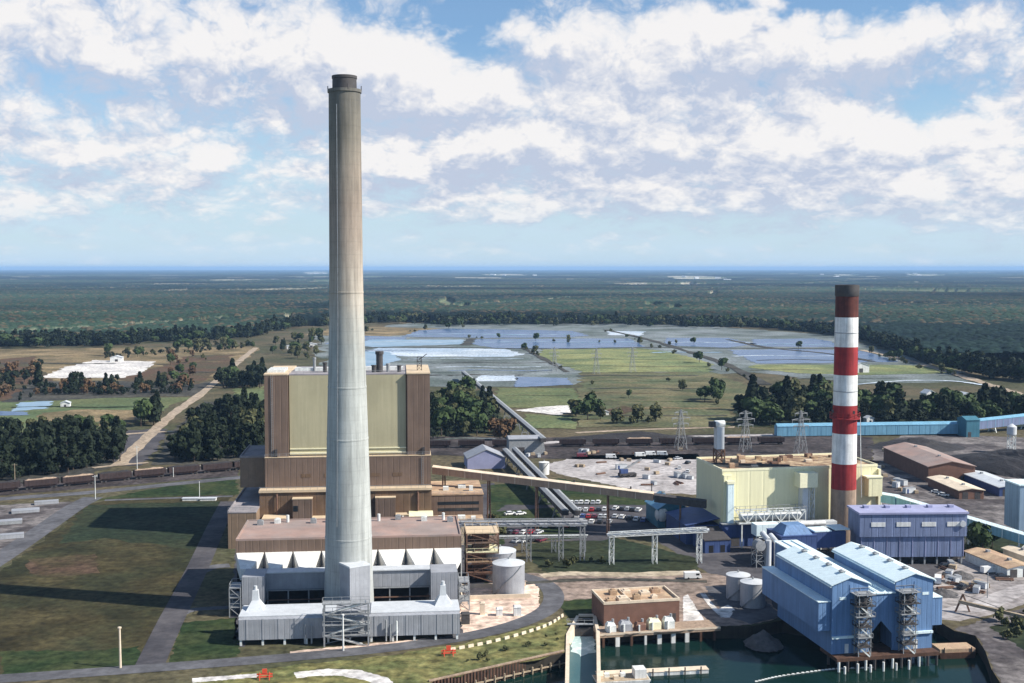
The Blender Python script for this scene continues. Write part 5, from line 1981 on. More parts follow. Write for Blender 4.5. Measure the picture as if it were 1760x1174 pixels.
# screens and motors standing on the quay
for i, (x, w_, h, m_, lab) in enumerate([(0.5, 2.4, 2.4, 'steel_w', 'white water screen at the left end of the quay'), (4.5, 3.2, 2.6, 'silver', 'grey water screen second from the left on the quay'),
                                         (8.5, 2.6, 2.0, 'redbrick', 'brown screen housing in the middle of the quay'), (12.3, 3.4, 2.7, 'yellow_lt', 'cream coloured screen housing right of the brown one on the quay'),
                                         (16.3, 2.8, 2.9, 'steel_w', 'tall white screen housing at the right end of the quay')]):
    t_ = thing('water_screen', lab, 'screen housing', PL_ + Vector((x * math.cos(R(RQ)) + 2.2 * math.sin(R(RQ)), x * math.sin(R(RQ)) - 2.2 * math.cos(R(RQ)), .15)), RQ)
    b_ = MB()
    b_.box(-w_ / 2, w_ / 2, -1.2, 1.2, 0, h * .7)
    b_.build('base', M[m_], t_)
    b_ = MB()
    b_.frustum((-w_ / 2, w_ / 2, -1.1, 1.1), h * .7, (-w_ / 3, w_ / 3, -.6, .8), h)
    b_.build('hood', M[m_], t_)
    b_ = MB()
    b_.tube((-w_ / 4, -1.5, 0), (-w_ / 4, -1.5, h * .8), .25)
    b_.build('pump_column', M['steel_w'], t_)
    b_ = MB()
    b_.tube((w_ / 4, 0, h), (w_ / 4, 0, h + .8), .35)
    b_.build('motor', M['steel'], t_)

# canal
CL = [at(976, 1300), at(978, 1174), at(979, 1092), at(996, 1060)]
CR = [at(1027, 1300), at(1026, 1174), at(1025, 1088), at(1019, 1060)]
for pts, lab in ((CL, 'pale concrete left wall of the discharge canal'), (CR, 'pale concrete right wall of the discharge canal')):
    mb = MB()
    s_ = 1 if pts is CR else -1
    for i in range(3):
        p, q = pts[i], pts[i + 1]
        mb.add([(p.x, p.y, -5), (p.x + .9 * s_, p.y, -5), (q.x + .9 * s_, q.y, -5), (q.x, q.y, -5), (p.x, p.y, .35), (p.x + .9 * s_, p.y, .35), (q.x + .9 * s_, q.y, .35), (q.x, q.y, .35)],
               [(0, 1, 2, 3), (4, 7, 6, 5), (0, 4, 5, 1), (1, 5, 6, 2), (2, 6, 7, 3), (3, 7, 4, 0)])
    o = mb.build('canal_wall', M['cream'])
    tag(o, lab, 'wall')
mb = MB()
mb.box(CL[3].x - .2, CR[3].x + .2, CL[3].y - .2, CL[3].y + 1, -5, .5)
o = mb.build('canal_headwall', M['cream'])
tag(o, 'concrete head wall closing the upper end of the discharge canal', 'wall')
mb = MB()
mb.add([(CL[0].x, CL[0].y, -2.9), (CR[0].x, CR[0].y, -2.9), (CR[1].x, CR[1].y, -2.9), (CR[2].x, CR[2].y, -2.9), (CR[3].x, CR[3].y, -2.9), (CL[3].x, CL[3].y, -2.9), (CL[2].x, CL[2].y, -2.9), (CL[1].x, CL[1].y, -2.9)],
       [(0, 1, 2, 7), (7, 2, 3, 6), (6, 3, 4, 5)])
tag(mb.build('canal_water', G_['canal']), kind='structure')
a, b, c_, d_ = at(981, 1118, -2.85), at(1023, 1122, -2.85), at(1023, 1093, -2.85), at(981, 1090, -2.85)
fp = jag([a, a.lerp(b, .35) + Vector((0, -4, 0)), a.lerp(b, .7) + Vector((0, -1, 0)), b, c_, d_], 1.0, .5)
tag(patch('foam', fp, G_['foam'], -2.86, world=True), kind='structure')
t_ = thing('sluice_gate', 'dark sluice gate with small steel footbridge across the upper canal', 'gate', (CL[2].x + .3, CL[2].y + 8, 0), 0)
b_ = MB()
b_.box(-.5, 6.4, 0, .5, -4, -.6)
b_.build('gate', M['steel_dk'], t_)
b_ = MB()
b_.box(-.6, 6.4, -.4, .9, .36, .5)
railing(b_, -.6, 6.4, -.4, .9, .5, 1.1, .08)
b_.build('footbridge', M['steel'], t_)

# sheet pile wall along the verge
p, q = Vector((-18.9, 262.2, 0)), Vector((13.0, 283.4, 0))
t_ = thing('sheet_pile_wall', 'rusty ribbed sheet pile wall between the grassy verge and water', 'wall', p)
t_.rotation_euler.z = math.atan2(q.y - p.y, q.x - p.x)
L = (q - p).length
b_ = MB()
for i in range(int(L / .9)):
    x = i * .9
    b_.box(x, x + .5, -.45, .0, -5, .1)
    b_.box(x + .5, x + .9, -.1, .3, -5, .1)
b_.build('piling', M['rust'], t_)
b_ = MB()
b_.box(-.2, L, -.1, .5, .1, .4)
b_.build('coping', M['ash_load'], t_)
b_ = MB()
b_.box(0, L, -.9, -.5, -2.7, -2.4)
b_.build('waler', M['wood'], t_)
for i in range(14):
    b_ = MB()
    b_.tube((1 + i * 2.7, -1.0, -5), (1 + i * 2.7, -1.0, -1.6), .2, 8)
    b_.build('fender_post', M['wood'], t_)

# floating dock and boats
t_ = thing('floating_dock', 'white floating dock lying in the water right of the canal', 'dock', at(1120, 1160, -3.4), 8)
b_ = MB()
b_.box(-13.5, 14, -.9, 1.6, -.2, .9)
b_.build('pontoon', M['white'], t_)
b_ = MB()
b_.box(-13.6, 14.1, -1.0, 1.7, .9, 1.05)
b_.build('deck', M['cream'], t_)
for i in range(7):
    b_ = MB()
    b_.tube((-12 + i * 4, -1.2, -1.5), (-12 + i * 4, -1.2, 1.9), .18, 8)
    b_.build('mooring_post', M['steel_dk'], t_)
t_ = thing('work_barge', 'cluttered white work barge at the bottom edge beside the canal', 'boat', at(1068, 1172, -3.4), 8)
b_ = MB()
b_.frustum((-6, 6, -2.2, 2.6), -.3, (-6.6, 6.6, -2.4, 2.8), 1.0)
b_.build('hull', M['white'], t_)
b_ = MB()
b_.box(-6.4, 6.4, -2.2, 2.6, 1.0, 1.1)
b_.build('deck', M['wood'], t_)
b_ = MB()
b_.box(3, 5.8, -1.4, 1.8, 1.1, 3.2)
b_.build('cabin', M['white'], t_)
for i, (x, y) in enumerate([(-5, 0), (-3.4, 1), (-1.5, -.8), (.5, .9)]):
    b_ = MB()
    b_.box(x - .6, x + .6, y - .6, y + .6, 1.1, 1.9)
    b_.build('deck_box', M['steel_w' if i % 2 else 'cream'], t_)
t_ = thing('tan_barge', 'tan topped rusty barge moored right of the blue building', 'boat', at(1640, 1128, -3.4), 6)
b_ = MB()
b_.frustum((-4.4, 4.4, -1.8, 3.0), -.3, (-4.9, 4.9, -2.0, 3.2), 1.6)
b_.build('hull', M['rust'], t_)
b_ = MB()
b_.box(-4.7, 4.7, -1.8, 3.0, 1.6, 2.5)
b_.build('cargo_cover', M['roof_tan'], t_)
for x in (-3.6, 3.6):
    b_ = MB()
    b_.tube((x, -1.9, 1.6), (x, -1.9, 2.9), .15, 8)
    b_.build('bollard', M['steel_dk'], t_)
# floating boom of white floats: a curved chain
bo = [at(*p_, -3.4) for p_ in [(1300, 1172), (1340, 1163), (1395, 1155), (1440, 1150), (1500, 1148)]]
mb = MB()
bp_ = curve(bo, 7)
for i, p_ in enumerate(bp_):
    mb.tube(p_ + Vector((-.32, 0, .1)), p_ + Vector((.32, .05, .1)), .2, 8)
    if i:
        mb.beam(bp_[i - 1] + Vector((0, 0, .05)), p_ + Vector((0, 0, .05)), .08)
o = mb.build('floating_boom', M['white'])
tag(o, 'curved string of white floats in front of the blue building', 'boom')
# timber jetty on the right and a fallen boom
t_ = thing('loading_boom', 'long thin pale loading boom slanting down from the right quay', 'boom', at(1648, 1052), 0)
b_ = MB()
b_.beam((0, 0, 3.0), (19, -18, 2.0), .9, .9)
b_.build('arm', M['wood'], t_)
b_ = MB()
b_.beam((-1, 0, 0), (1, 0, 5), .4)
b_.beam((3, 0, 0), (1, 0, 5), .4)
b_.build('mast', M['steel_br'], t_)
b_ = MB()
b_.beam((1, 0, 5), (10, -9, 2.9), .12)
b_.build('stay_cable', M['steel_dk'], t_)

# ------------------------------------------------------------------ railway cars
def hopper_car(load):
    t_ = thing('hopper_car', 'x', 'rail car')
    b_ = MB()
    b_.box(-7, 7, -1.5, 1.5, 1.6, 4.0)
    b_.frustum((-4.5, 4.5, -1.0, 1.0), .7, (-6.6, 6.6, -1.45, 1.45), 1.6)
    for i in range(9):
        b_.box(-7 + i * 1.73, -6.85 + i * 1.73, -1.6, 1.6, 1.5, 4.05)
    b_.build('body', M['car_dk'], t_)
    b_ = MB()
    n = 8
    vs = []
    for i in range(n + 1):
        for j in (-1.35, 0, 1.35):
            vs.append((-6.8 + 13.6 * i / n, j, 3.9 + (.7 if j == 0 and 0 < i < n else 0) * random.uniform(.6, 1.2)))
    b_.add(vs, [(i * 3 + j, i * 3 + 3 + j, i * 3 + 4 + j, i * 3 + 1 + j) for i in range(n) for j in (0, 1)])
    b_.build('load', M[load], t_)
    for x in (-5, 5):
        b_ = MB()
        for dx in (-.9, .9):
            b_.tube((x + dx, -.8, .45), (x + dx, .8, .45), .45, 12)
        b_.box(x - 1.4, x + 1.4, -.75, .75, .45, .8)
        b_.build('wheel_truck', M['steel_dk'], t_)
    return t_


ca, cb = hopper_car('coal'), hopper_car('ash_load')
ORD = ['first', 'second', 'third', 'fourth', 'fifth', 'sixth', 'seventh', 'eighth', 'ninth', 'tenth', 'eleventh', 'twelfth', 'thirteenth', 'fourteenth']
used = {'a': False, 'b': False}


def put_car(p, rz, tan, lab, grp):
    src, k = (cb, 'b') if tan else (ca, 'a')
    o_ = copy_tree(src) if used[k] else src
    used[k] = True
    o_.location = p
    o_.rotation_euler.z = rz
    o_['label'] = lab
    o_['group'] = grp


tr = curve([at(*p) for p in [(-26, 849), (0, 846), (120, 835), (240, 823), (330, 815), (440, 805)]], 40)
acc_, k = 8.0, 0
for i in range(1, len(tr)):
    acc_ += (tr[i] - tr[i - 1]).length
    if acc_ > 14.9:
        acc_ = 0
        dd_ = tr[i] - tr[i - 1]
        if k < 9:
            tan_ = any(abs(PX + F * tr[i].x / (tr[i].y + 6) - q_) < 27 for q_ in (92, 150, 240))
            put_car(tr[i] + Vector((0, 0, .1)), math.atan2(dd_.y, dd_.x), tan_, f'{ORD[k]} hopper car from the left on the left railway, {"tan load" if tan_ else "dark coal load"}', 'hopper cars on the left railway')
        k += 1
for k in range(11):
    p = at(752, 770).lerp(at(1325, 764), k / 10) + Vector((0, 0, .1))
    if k in (3,):
        continue
    put_car(p, .02, k in (6, 9), f'{ORD[k if k < 3 else k - 1]} hopper car from the left in the far rail yard, {"tan load" if k in (6, 9) else "dark coal load"}', 'hopper cars in the far rail yard')

# ------------------------------------------------------------------ road vehicles
def car_mesh(paint, van=False):
    t_ = thing('parked_car', 'x', 'car')
    b_ = MB()
    if van:
        b_.prism_x([(-.95, .35), (.95, .35), (.95, 2.1), (-.95, 2.1)], -2.6, 2.2)
        b_.frustum((2.2, 2.9, -.93, .93), .35, (2.2, 2.5, -.9, .9), 1.3)
    else:
        b_.frustum((-2.25, 2.25, -.9, .9), .3, (-2.2, 2.15, -.88, .88), .88)
        b_.frustum((-1.7, 1.1, -.84, .84), .88, (-1.25, .45, -.68, .68), 1.42)
    b_.build('body', paint, t_)
    b_ = MB()
    if van:
        b_.box(.9, 2.0, -.97, .97, 1.2, 1.8)
        b_.box(2.2, 2.24, -.8, .8, 1.35, 1.9)
    else:
        b_.frustum((-1.66, 1.06, -.86, .86), .92, (-1.3, .52, -.71, .71), 1.34)
        b_.frustum((-1.74, 1.15, -.7, .7), .92, (-1.34, .55, -.6, .6), 1.34)
    b_.build('window', M['glass'], t_)
    for x in (-1.4, 1.4):
        for y in (-.86, .86):
            b_ = MB()
            b_.tube((x, y - .1, .32), (x, y + .1, .32), .32, 14)
            b_.build('wheel', M['rubber'], t_)
    return t_


PAINT = {}
for nm, c_ in dict(white=(.75, .75, .74), red=(.45, .03, .04), silver=(.5, .51, .53), dark=(.03, .03, .035), blue=(.05, .09, .28), maroon=(.16, .03, .05), tan=(.45, .36, .24), green=(.05, .16, .09)).items():
    PAINT[nm] = mat(nm + '_car_paint', c_, .25, var=.03, fine=.02, spec=.6)
proto, seen = {}, set()


def put_vehicle(p, rz, colr, lab, grp, van=False):
    key = (colr, van)
    if key not in proto:
        proto[key] = car_mesh(PAINT[colr], van)
    o_ = copy_tree(proto[key]) if key in seen else proto[key]
    seen.add(key)
    o_.location = p
    o_.rotation_euler.z = R(rz)
    o_['label'] = lab
    o_['category'] = 'van' if van else 'car'
    if van:
        o_.name = 'parked_van'
    if grp:
        o_['group'] = grp


ROWS = [('back', (972, 866), (1028, 866), ['white', 'white', 'silver', 'white', 'white', 'silver', 'white'], 80),
        ('second', (984, 879), (1040, 878), ['white', 'silver', 'white', 'red', 'dark', 'white'], 80),
        ('third', (992, 890), (1042, 890), ['white', 'blue', 'red', 'maroon', 'silver', 'white'], 80),
        ('front', (1000, 899), (1046, 899), ['white', 'white', 'dark', 'silver'], 80),
        ('right back', (1058, 876), (1098, 879), ['white', 'dark', 'silver', 'dark', 'white'], 70),
        ('right front', (1058, 890), (1105, 896), ['silver', 'white', 'dark', 'white', 'blue'], 70),
        ('left', (880, 902), (918, 900), ['maroon', 'dark', 'blue', 'silver'], 55),
        ('lower left', (878, 918), (925, 917), ['dark', 'maroon', 'white', 'red', 'silver'], 55),
        ('lowest', (888, 932), (930, 930), ['silver', 'white', 'dark', 'maroon'], 55),
        ('trestle side', (940, 906), (988, 905), ['white', 'dark', 'silver', 'red', 'white'], 70),
        ('lawn side', (876, 885), (894, 885), ['white', 'white'], 30)]
for nm, a_, b2, cl, rz in ROWS:
    for i, c_ in enumerate(cl):
        p = at(*a_).lerp(at(*b2), i / (len(cl) - 1))
        p.z = .08
        put_vehicle(p + Vector((random.uniform(-.3, .3), random.uniform(-.4, .4), 0)), rz + random.uniform(-3, 3), c_, f'{c_} car, {ORD[i]} from the left in the {nm} row of the car park', 'cars in the plant car park')
for i, (px_, py_, c_, rz, van, lab) in enumerate([
        (1100, 785, 'white', 10, True, 'white van at the back of the pale yard, left of three'), (1118, 783, 'white', 4, True, 'white van at the back of the pale yard, middle of three'),
        (1138, 783, 'white', -6, True, 'white van at the back of the pale yard, right of three'), (1165, 790, 'silver', 20, False, 'silver car on the pale yard near the bin tower'),
        (1182, 797, 'dark', 60, False, 'dark car beside the yellow house on the pale yard'), (1050, 788, 'white', 0, True, 'lone white van by the hopper cars of the rail yard'),
        (1168, 806, 'white', 80, False, 'white car parked on the pale yard left of the yellow house'), (1182, 812, 'white', 75, False, 'white car nearest the yellow wall on the pale yard'),
        (1000, 786, 'maroon', 5, True, 'maroon van at the left end of the pale yard'),
        (1700, 985, 'white', 15, True, 'white van parked before the tan roofed shed, left one'), (1718, 984, 'white', 15, True, 'white van parked before the tan roofed shed, middle one'),
        (1736, 986, 'white', 12, True, 'white van parked before the tan roofed shed, right one'), (1722, 994, 'dark', 10, False, 'dark car on the gravel in front of the white vans'),
        (1612, 1002, 'white', 70, True, 'white van close to the right wall of the blue building'), (1655, 1012, 'dark', 40, False, 'dark car in the middle of the right gravel yard'),
        (1637, 1001, 'silver', 30, False, 'silver car left of the dark car on the right gravel yard'), (1625, 975, 'dark', 10, False, 'dark car beside the foot of the violet house'),
        (1610, 848, 'white', -30, False, 'white car in the shade before the cream roofed shed'), (1622, 853, 'white', -30, False, 'white car nearest the camera before the cream roofed shed'),
        (1190, 995, 'white', 5, True, 'white van at the end of the beige bank near the pump house'), (1300, 1030, 'maroon', 50, False, 'maroon car on asphalt beside the squat shaded tanks')]):
    p = at(px_, py_)
    p.z = .1
    put_vehicle(p, rz, c_, lab, None, van)

# mobile crane / loader on the pale yard
t_ = thing('yard_crane', 'dark mobile yard crane with short boom on the pale yard', 'crane', at(1078, 820), 15)
b_ = MB()
b_.box(-4, 4, -1.5, 1.5, .7, 1.9)
b_.build('chassis', M['steel_dk'], t_)
for x in (-3, 0, 3):
    b_ = MB()
    b_.tube((x, -1.6, .7), (x, 1.6, .7), .7, 14)
    b_.build('axle', M['rubber'], t_)
b_ = MB()
b_.box(-3.5, 0, -1.3, 1.3, 1.9, 3.8)
b_.build('cab', M['blue_dk'], t_)
b_ = MB()
b_.beam((-2, 0, 3.4), (7, 0, 8.0), .7)
b_.build('boom', M['steel'], t_)

# ------------------------------------------------------------------ pylons, poles
def pylon(lab, p, h, rz, m_='steel'):
    m_ = 'steel'
    t_ = thing('power_pylon', lab, 'pylon', p, rz, 'lattice pylons behind the yellow house')
    b_ = MB()
    lv = [(0, 2.6), (h * .3, 1.9), (h * .55, 1.2), (h * .75, .8), (h * .97, .3)]
    for i in range(len(lv) - 1):
        (z0, w0), (z1, w1) = lv[i], lv[i + 1]
        for k in range(4):
            sx, sy = ((-1, -1), (1, -1), (1, 1), (-1, 1))[k]
            tx, ty = ((1, -1), (1, 1), (-1, 1), (-1, -1))[k]
            b_.beam((sx * w0, sy * w0, z0), (sx * w1, sy * w1, z1), .2)
            b_.beam((sx * w0, sy * w0, z0), (tx * w1, ty * w1, z1), .1)
            b_.beam((tx * w0, ty * w0, z0), (sx * w1, sy * w1, z1), .1)
            b_.beam((sx * w1, sy * w1, z1), (tx * w1, ty * w1, z1), .1)
    b_.build('tower_body', M[m_], t_)
    for z, w_ in ((h * .62, 4.4), (h * .76, 5.2), (h * .9, 3.6)):
        b_ = MB()
        for s_ in (-1, 1):
            b_.beam((0, 0, z), (s_ * w_, 0, z + .2), .3)
            b_.beam((0, 0, z + 1.2), (s_ * w_, 0, z + .2), .2)
            b_.beam((s_ * w_ * .95, 0, z + .1), (s_ * w_ * .95, 0, z - 1.4), .18)
        b_.build('crossarm', M[m_], t_)


pylon('steel lattice pylon left of the bin tower on the yellow roof', at(1170, 772), 21.5, 15)
pylon('steel lattice pylon just right of the bin tower, by the rails', at(1281, 776), 22, 15)
pylon('steel lattice pylon close to the striped chimney, left of it', at(1376, 780), 23, 15, 'steel_w')
pylon('small distant lattice pylon standing on the yellowish pasture left of the dike', at(953, 640), 24, 15)
pylon('small distant lattice pylon in the middle of the yellowish pasture', at(1025, 643), 24, 15)
pylon('small distant lattice pylon at the right side of the yellowish pasture', at(1087, 640), 24, 15)


def pole(lab, p, h, m_='wood', arm=True, r_=.16, rz=0):
    t_ = thing('utility_pole', lab, 'pole', p, rz)
    b_ = MB()
    b_.tube((0, 0, 0), (0, 0, h), r_, 10, r_ * .7)
    b_.build('shaft', M[m_], t_)
    b_ = MB()
    if arm:
        b_.beam((-1.1, 0, h - .6), (1.1, 0, h - .6), .16)
    else:
        b_.tube((0, 0, h), (0, 0, h + .3), r_ * 1.4, 8)
    b_.build('crossarm' if arm else 'pole_cap', M[m_], t_)


pole('cream pole standing alone near the bottom of the olive field', at(207, 1148), 9.6, 'cream', False, .32)
pole('thin white mast in front of the flue duct below the chimney', at(590, 1119), 9.0, 'white', False, .24)
pole('wooden pole beside the left railway, farthest left', at(26, 838), 10.5)
pole('wooden pole between the back road and the left railway', at(164, 858), 10.0, 'steel_w')
pole('tall wooden pole where the dirt road meets the left railway', at(236, 812), 12.5, 'steel_w')
pole('short post beside the left railway near the brown boiler house', at(298, 820), 4, 'steel_w', False)
pole('dark post on the lawn just below the tan coal gallery, right', at(1120, 852), 5, 'steel_dk', False, .25)
pole('thin pale pole on the grey gravel of the right yard', at(1697, 1028), 7, 'steel', False, .14)
pole('pale leg-like mast at the right corner of the violet house', at(1660, 938), 12, 'cream', False, .28)
# small white kiosks on the left lawn
for px_, lab in ((328, 'low white concrete box on the lawn left of the boiler house, left one'), (358, 'low white concrete box on the lawn left of the boiler house, right one')):
    t_ = thing('concrete_vault', lab, 'box', at(px_, 860), 4)
    b_ = MB()
    b_.box(-3.2, 3.2, -1.2, 1.2, 0, .9)
    b_.build('body', M['white'], t_)
    b_ = MB()
    b_.box(-3.4, 3.4, -1.35, 1.35, .9, 1.1)
    b_.build('lid', M['silver_w'], t_)
pole('bare white flag mast between the two white concrete boxes', at(343, 858), 7, 'steel_w', False, .14)
for i, (px_, py_, w_, d_, h, m_, lab) in enumerate([(44, 880, 10, 5, 1.0, 'silver', 'long pale container in the yard left of the access road'), (80, 866, 9, 3, 1.2, 'silver', 'pale container near the back road in the left yard'),
                                                    (20, 925, 8, 3, 1.5, 'silver', 'grey container at the lower end of the left yard'), (18, 900, 8, 4, 1.3, 'steel', 'dull grey container in the middle of the left yard')]):
    t_ = thing('storage_container', lab, 'container', at(px_, py_), 22)
    b_ = MB()
    b_.box(-w_ / 2, w_ / 2, -d_ / 2, d_ / 2, .1, h)
    b_.build('body', M[m_], t_)
    b_ = MB()
    b_.box(-w_ / 2 - .05, w_ / 2 + .05, -d_ / 2 - .05, d_ / 2 + .05, h, h + .12)
    b_.build('lid', M['silver'], t_)
    b_ = MB()
    b_.box(w_ / 2 + .003, w_ / 2 + .06, -d_ / 2 + .3, d_ / 2 - .3, .2, h - .1)
    b_.build('door', M['steel'], t_)

# white kerb barriers along the road bend and two red barricades
bp_ = curve([at(*p_) for p_ in [(778, 1118), (840, 1106), (900, 1090), (945, 1074), (972, 1056)]], 12)
k = 0
proto_b = None
for i in range(0, len(bp_) - 1, 3):
    if proto_b is None:
        proto_b = thing('road_barrier', 'x', 'barrier')
        b_ = MB()
        b_.prism_y([(-.25, 0), (.25, 0), (.12, .75), (-.12, .75)], -.75, .75)
        b_.build('block', M['cream'], proto_b)
        o = proto_b
    else:
        o = copy_tree(proto_b)
    dd_ = bp_[i + 1] - bp_[i]
    o.location = bp_[i]
    o.rotation_euler.z = math.atan2(dd_.y, dd_.x) - math.pi / 2
    o['label'] = 'small white concrete barrier in the line along the road bend'
    o['group'] = 'white barriers along the road bend'
for px_, py_, lab in ((771, 1127, 'orange red barricade beside the road at the start of white barriers'), (455, 1168, 'orange red barricade at the bottom edge beside the sandy loop')):
    t_ = thing('road_barricade', lab, 'barricade', at(px_, py_), 8)
    for z in (.5, 1.1):
        b_ = MB()
        b_.box(-1.8, 1.8, -.06, .06, z, z + .35)
        b_.build('board', M['warn_red'], t_)
    b_ = MB()
    for x in (-1.1, 1.1):
        b_.beam((x, -.7, 0), (x, 0, 1.7), .16)
        b_.beam((x, .7, 0), (x, 0, 1.7), .16)
    b_.build('trestle', M['warn_red'], t_)
    b_ = MB()
    b_.box(-.55, .55, -.12, .12, 1.5, 2.5)
    b_.build('panel', M['warn_red'], t_)

# far buildings, pale specks
for i, (px_, py_, w_, d_, h, lab) in enumerate([(1480, 641, 16, 14, 9, 'small white hut on the far side of the ponds behind the striped chimney'), (1600, 690, 7, 8, 8, 'pale house among the right-hand trees, left of three'),
                                                (1662, 692, 10, 8, 7, 'pale house among the right-hand trees, middle of three'), (1708, 690, 9, 8, 7, 'pale house among the right-hand trees, right of three'),
                                                (1496, 728, 5, 4, 4.5, 'tiny white hut behind the long blue gallery next to the striped chimney'),
                                                (200, 622, 12, 9, 6, 'small white building on the far side of the sandy lot'), (535, 597, 14, 8, 5, 'pale shed behind the boiler house tower, farther one'), (502, 600, 12, 8, 5, 'pale shed behind the boiler house tower, left one'),
                                                (112, 700, 6, 5, 4, 'tiny white hut beside the small pond on the left meadow'), (1040, 714, 5, 4, 3, 'tiny hut on the rough pasture right of the bushes')]):
    t_ = thing('distant_house', lab, 'house', at(px_, py_), 12)
    b_ = MB()
    b_.prism_y([(-w_ / 2, 0), (w_ / 2, 0), (w_ / 2, h * .7), (0, h), (-w_ / 2, h * .7)], 0, d_)
    b_.build('wall', M['white'], t_)
    b_ = MB()
    b_.prism_y([(-w_ / 2 - .4, h * .7 - .1), (0, h + .02), (0, h + .3), (-w_ / 2 - .4, h * .7 + .2)], -.4, d_ + .4)
    b_.prism_y([(w_ / 2 + .4, h * .7 - .1), (w_ / 2 + .4, h * .7 + .2), (0, h + .3), (0, h + .02)], -.4, d_ + .4)
    b_.build('roof', M['silver_w'], t_)
    b_ = MB()
    b_.box(-w_ * .12, w_ * .12, -.06, -.003, 0, h * .45)
    b_.build('door', M['steel_dk'], t_)

# scattered yard gear: crates, drums and pipe stacks
def gear(kind):
    t_ = thing(kind, 'x', 'crate')
    b_ = MB()
    if kind == 'wooden_crate':
        b_.box(-1.1, 1.1, -.8, .8, .12, 1.3)
        b_.build('body', M['wood'], t_)
        b_ = MB()
        b_.box(-1.15, 1.15, -.85, .85, 0, .12)
        b_.build('pallet', M['steel_br'], t_)
    elif kind == 'pipe_stack':
        for k in range(6):
            b_.tube((-2.6, -.9 + .36 * (k % 4) + .18 * (k // 4), .2 + .33 * (k // 4)), (2.6, -.9 + .36 * (k % 4) + .18 * (k // 4), .2 + .33 * (k // 4)), .17, 8)
        b_.build('pipes', M['steel_br'], t_)
        b_ = MB()
        b_.box(-1.8, -1.6, -1.1, .9, 0, .12)
        b_.box(1.6, 1.8, -1.1, .9, 0, .12)
        b_.build('bearer', M['wood'], t_)
    else:
        b_.box(-2.6, 2.6, -1.15, 1.15, .15, 2.5)
        b_.build('body', M['silver_w'], t_)
        b_ = MB()
        b_.box(-2.7, 2.7, -1.2, 1.2, 2.5, 2.62)
        b_.build('roof', M['steel'], t_)
        b_ = MB()
        b_.box(-1.9, -1.0, -1.2, -1.153, .2, 2.1)
        b_.build('door', M['blue_dk'], t_)
    return t_


GP, gu = {}, set()
for area, poly, n in (('on the pale yard behind the coal gallery', [(1000, 792), (1185, 790), (1190, 835), (1110, 835), (990, 805)], 22),
                      ('in the right gravel yard', [(1612, 985), (1640, 965), (1650, 1000), (1760, 995), (1760, 1010), (1620, 1035)], 20),
                      ('in the coal yard near the brick sheds', [(1490, 775), (1540, 760), (1640, 765), (1600, 772), (1525, 800), (1500, 815)], 22),
                      ('on the dark rail yard below the hopper cars', [(900, 780), (1180, 774), (1180, 782), (910, 788)], 14),
                      ('between the violet house and the yellow house', [(1515, 815), (1600, 860), (1640, 862), (1560, 858)], 12)):
    P4 = [at(*q_) for q_ in poly]
    xs, ys2 = [q_.x for q_ in P4], [q_.y for q_ in P4]
    got = 0
    for _ in range(900):
        x, y = random.uniform(min(xs), max(xs)), random.uniform(min(ys2), max(ys2))
        c_, m_ = False, len(P4)
        for i in range(m_):
            a, b = P4[i], P4[(i + 1) % m_]
            if (a.y > y) != (b.y > y) and x < (b.x - a.x) * (y - a.y) / (b.y - a.y) + a.x:
                c_ = not c_
        if not c_ or got >= n:
            continue
        kd = ('wooden_crate', 'pipe_stack', 'site_cabin')[got % 3]
        if kd not in GP:
            GP[kd] = gear(kd)
        o = copy_tree(GP[kd]) if kd in gu else GP[kd]
        gu.add(kd)
        o.location = (x, y, .11)
        o.rotation_euler.z = random.uniform(0, 3.14)
        if kd == 'site_cabin':
            q_ = random.uniform(.55, .95)
            o.scale = (q_ * random.uniform(.7, 1.2), q_, q_)
        o['category'] = {'wooden_crate': 'crate', 'pipe_stack': 'pipes', 'site_cabin': 'cabin'}[kd]
        o['label'] = {'wooden_crate': 'brown wooden crate lying ', 'pipe_stack': 'rusty stack of pipes lying ', 'site_cabin': 'small pale site cabin '}[kd] + area
        o['group'] = {'wooden_crate': 'crates ', 'pipe_stack': 'pipe stacks ', 'site_cabin': 'site cabins '}[kd] + area
        got += 1

# the far town: pale roofs between the trees near the horizon
t_ = thing('town_block', 'pale building block of the far town near the horizon', 'building', (0, 0, 0), 0, 'far town near the horizon')
b_ = MB()
b_.box(-26, 26, 0, 30, 0, 17)
b_.build('wall', M['white'], t_)
b_ = MB()
b_.prism_x([(-1, 17), (31, 17), (15, 23)], -27, 27)
b_.build('roof', M['silver_w'], t_)
first = True
for (cx, cy, rx, ry, n) in ((1205, 480, 50, 4, 6), (900, 474, 70, 3, 4), (1600, 474, 40, 2.5, 4), (1450, 476, 40, 2.5, 3), (560, 472, 40, 2.5, 3), (1130, 500, 60, 3, 2)):
    for i in range(n):
        o = t_ if first else copy_tree(t_)
        first = False
        p = at(cx + random.uniform(-rx, rx), cy + random.uniform(-ry, ry))
        o.location = p
        s_ = random.uniform(.5, .9) * min(1.3, p.y / 9000)
        o.scale = (s_ * random.uniform(.7, 1.6), s_, min(s_, 1.1))
        o.rotation_euler.z = random.uniform(-.5, .5)

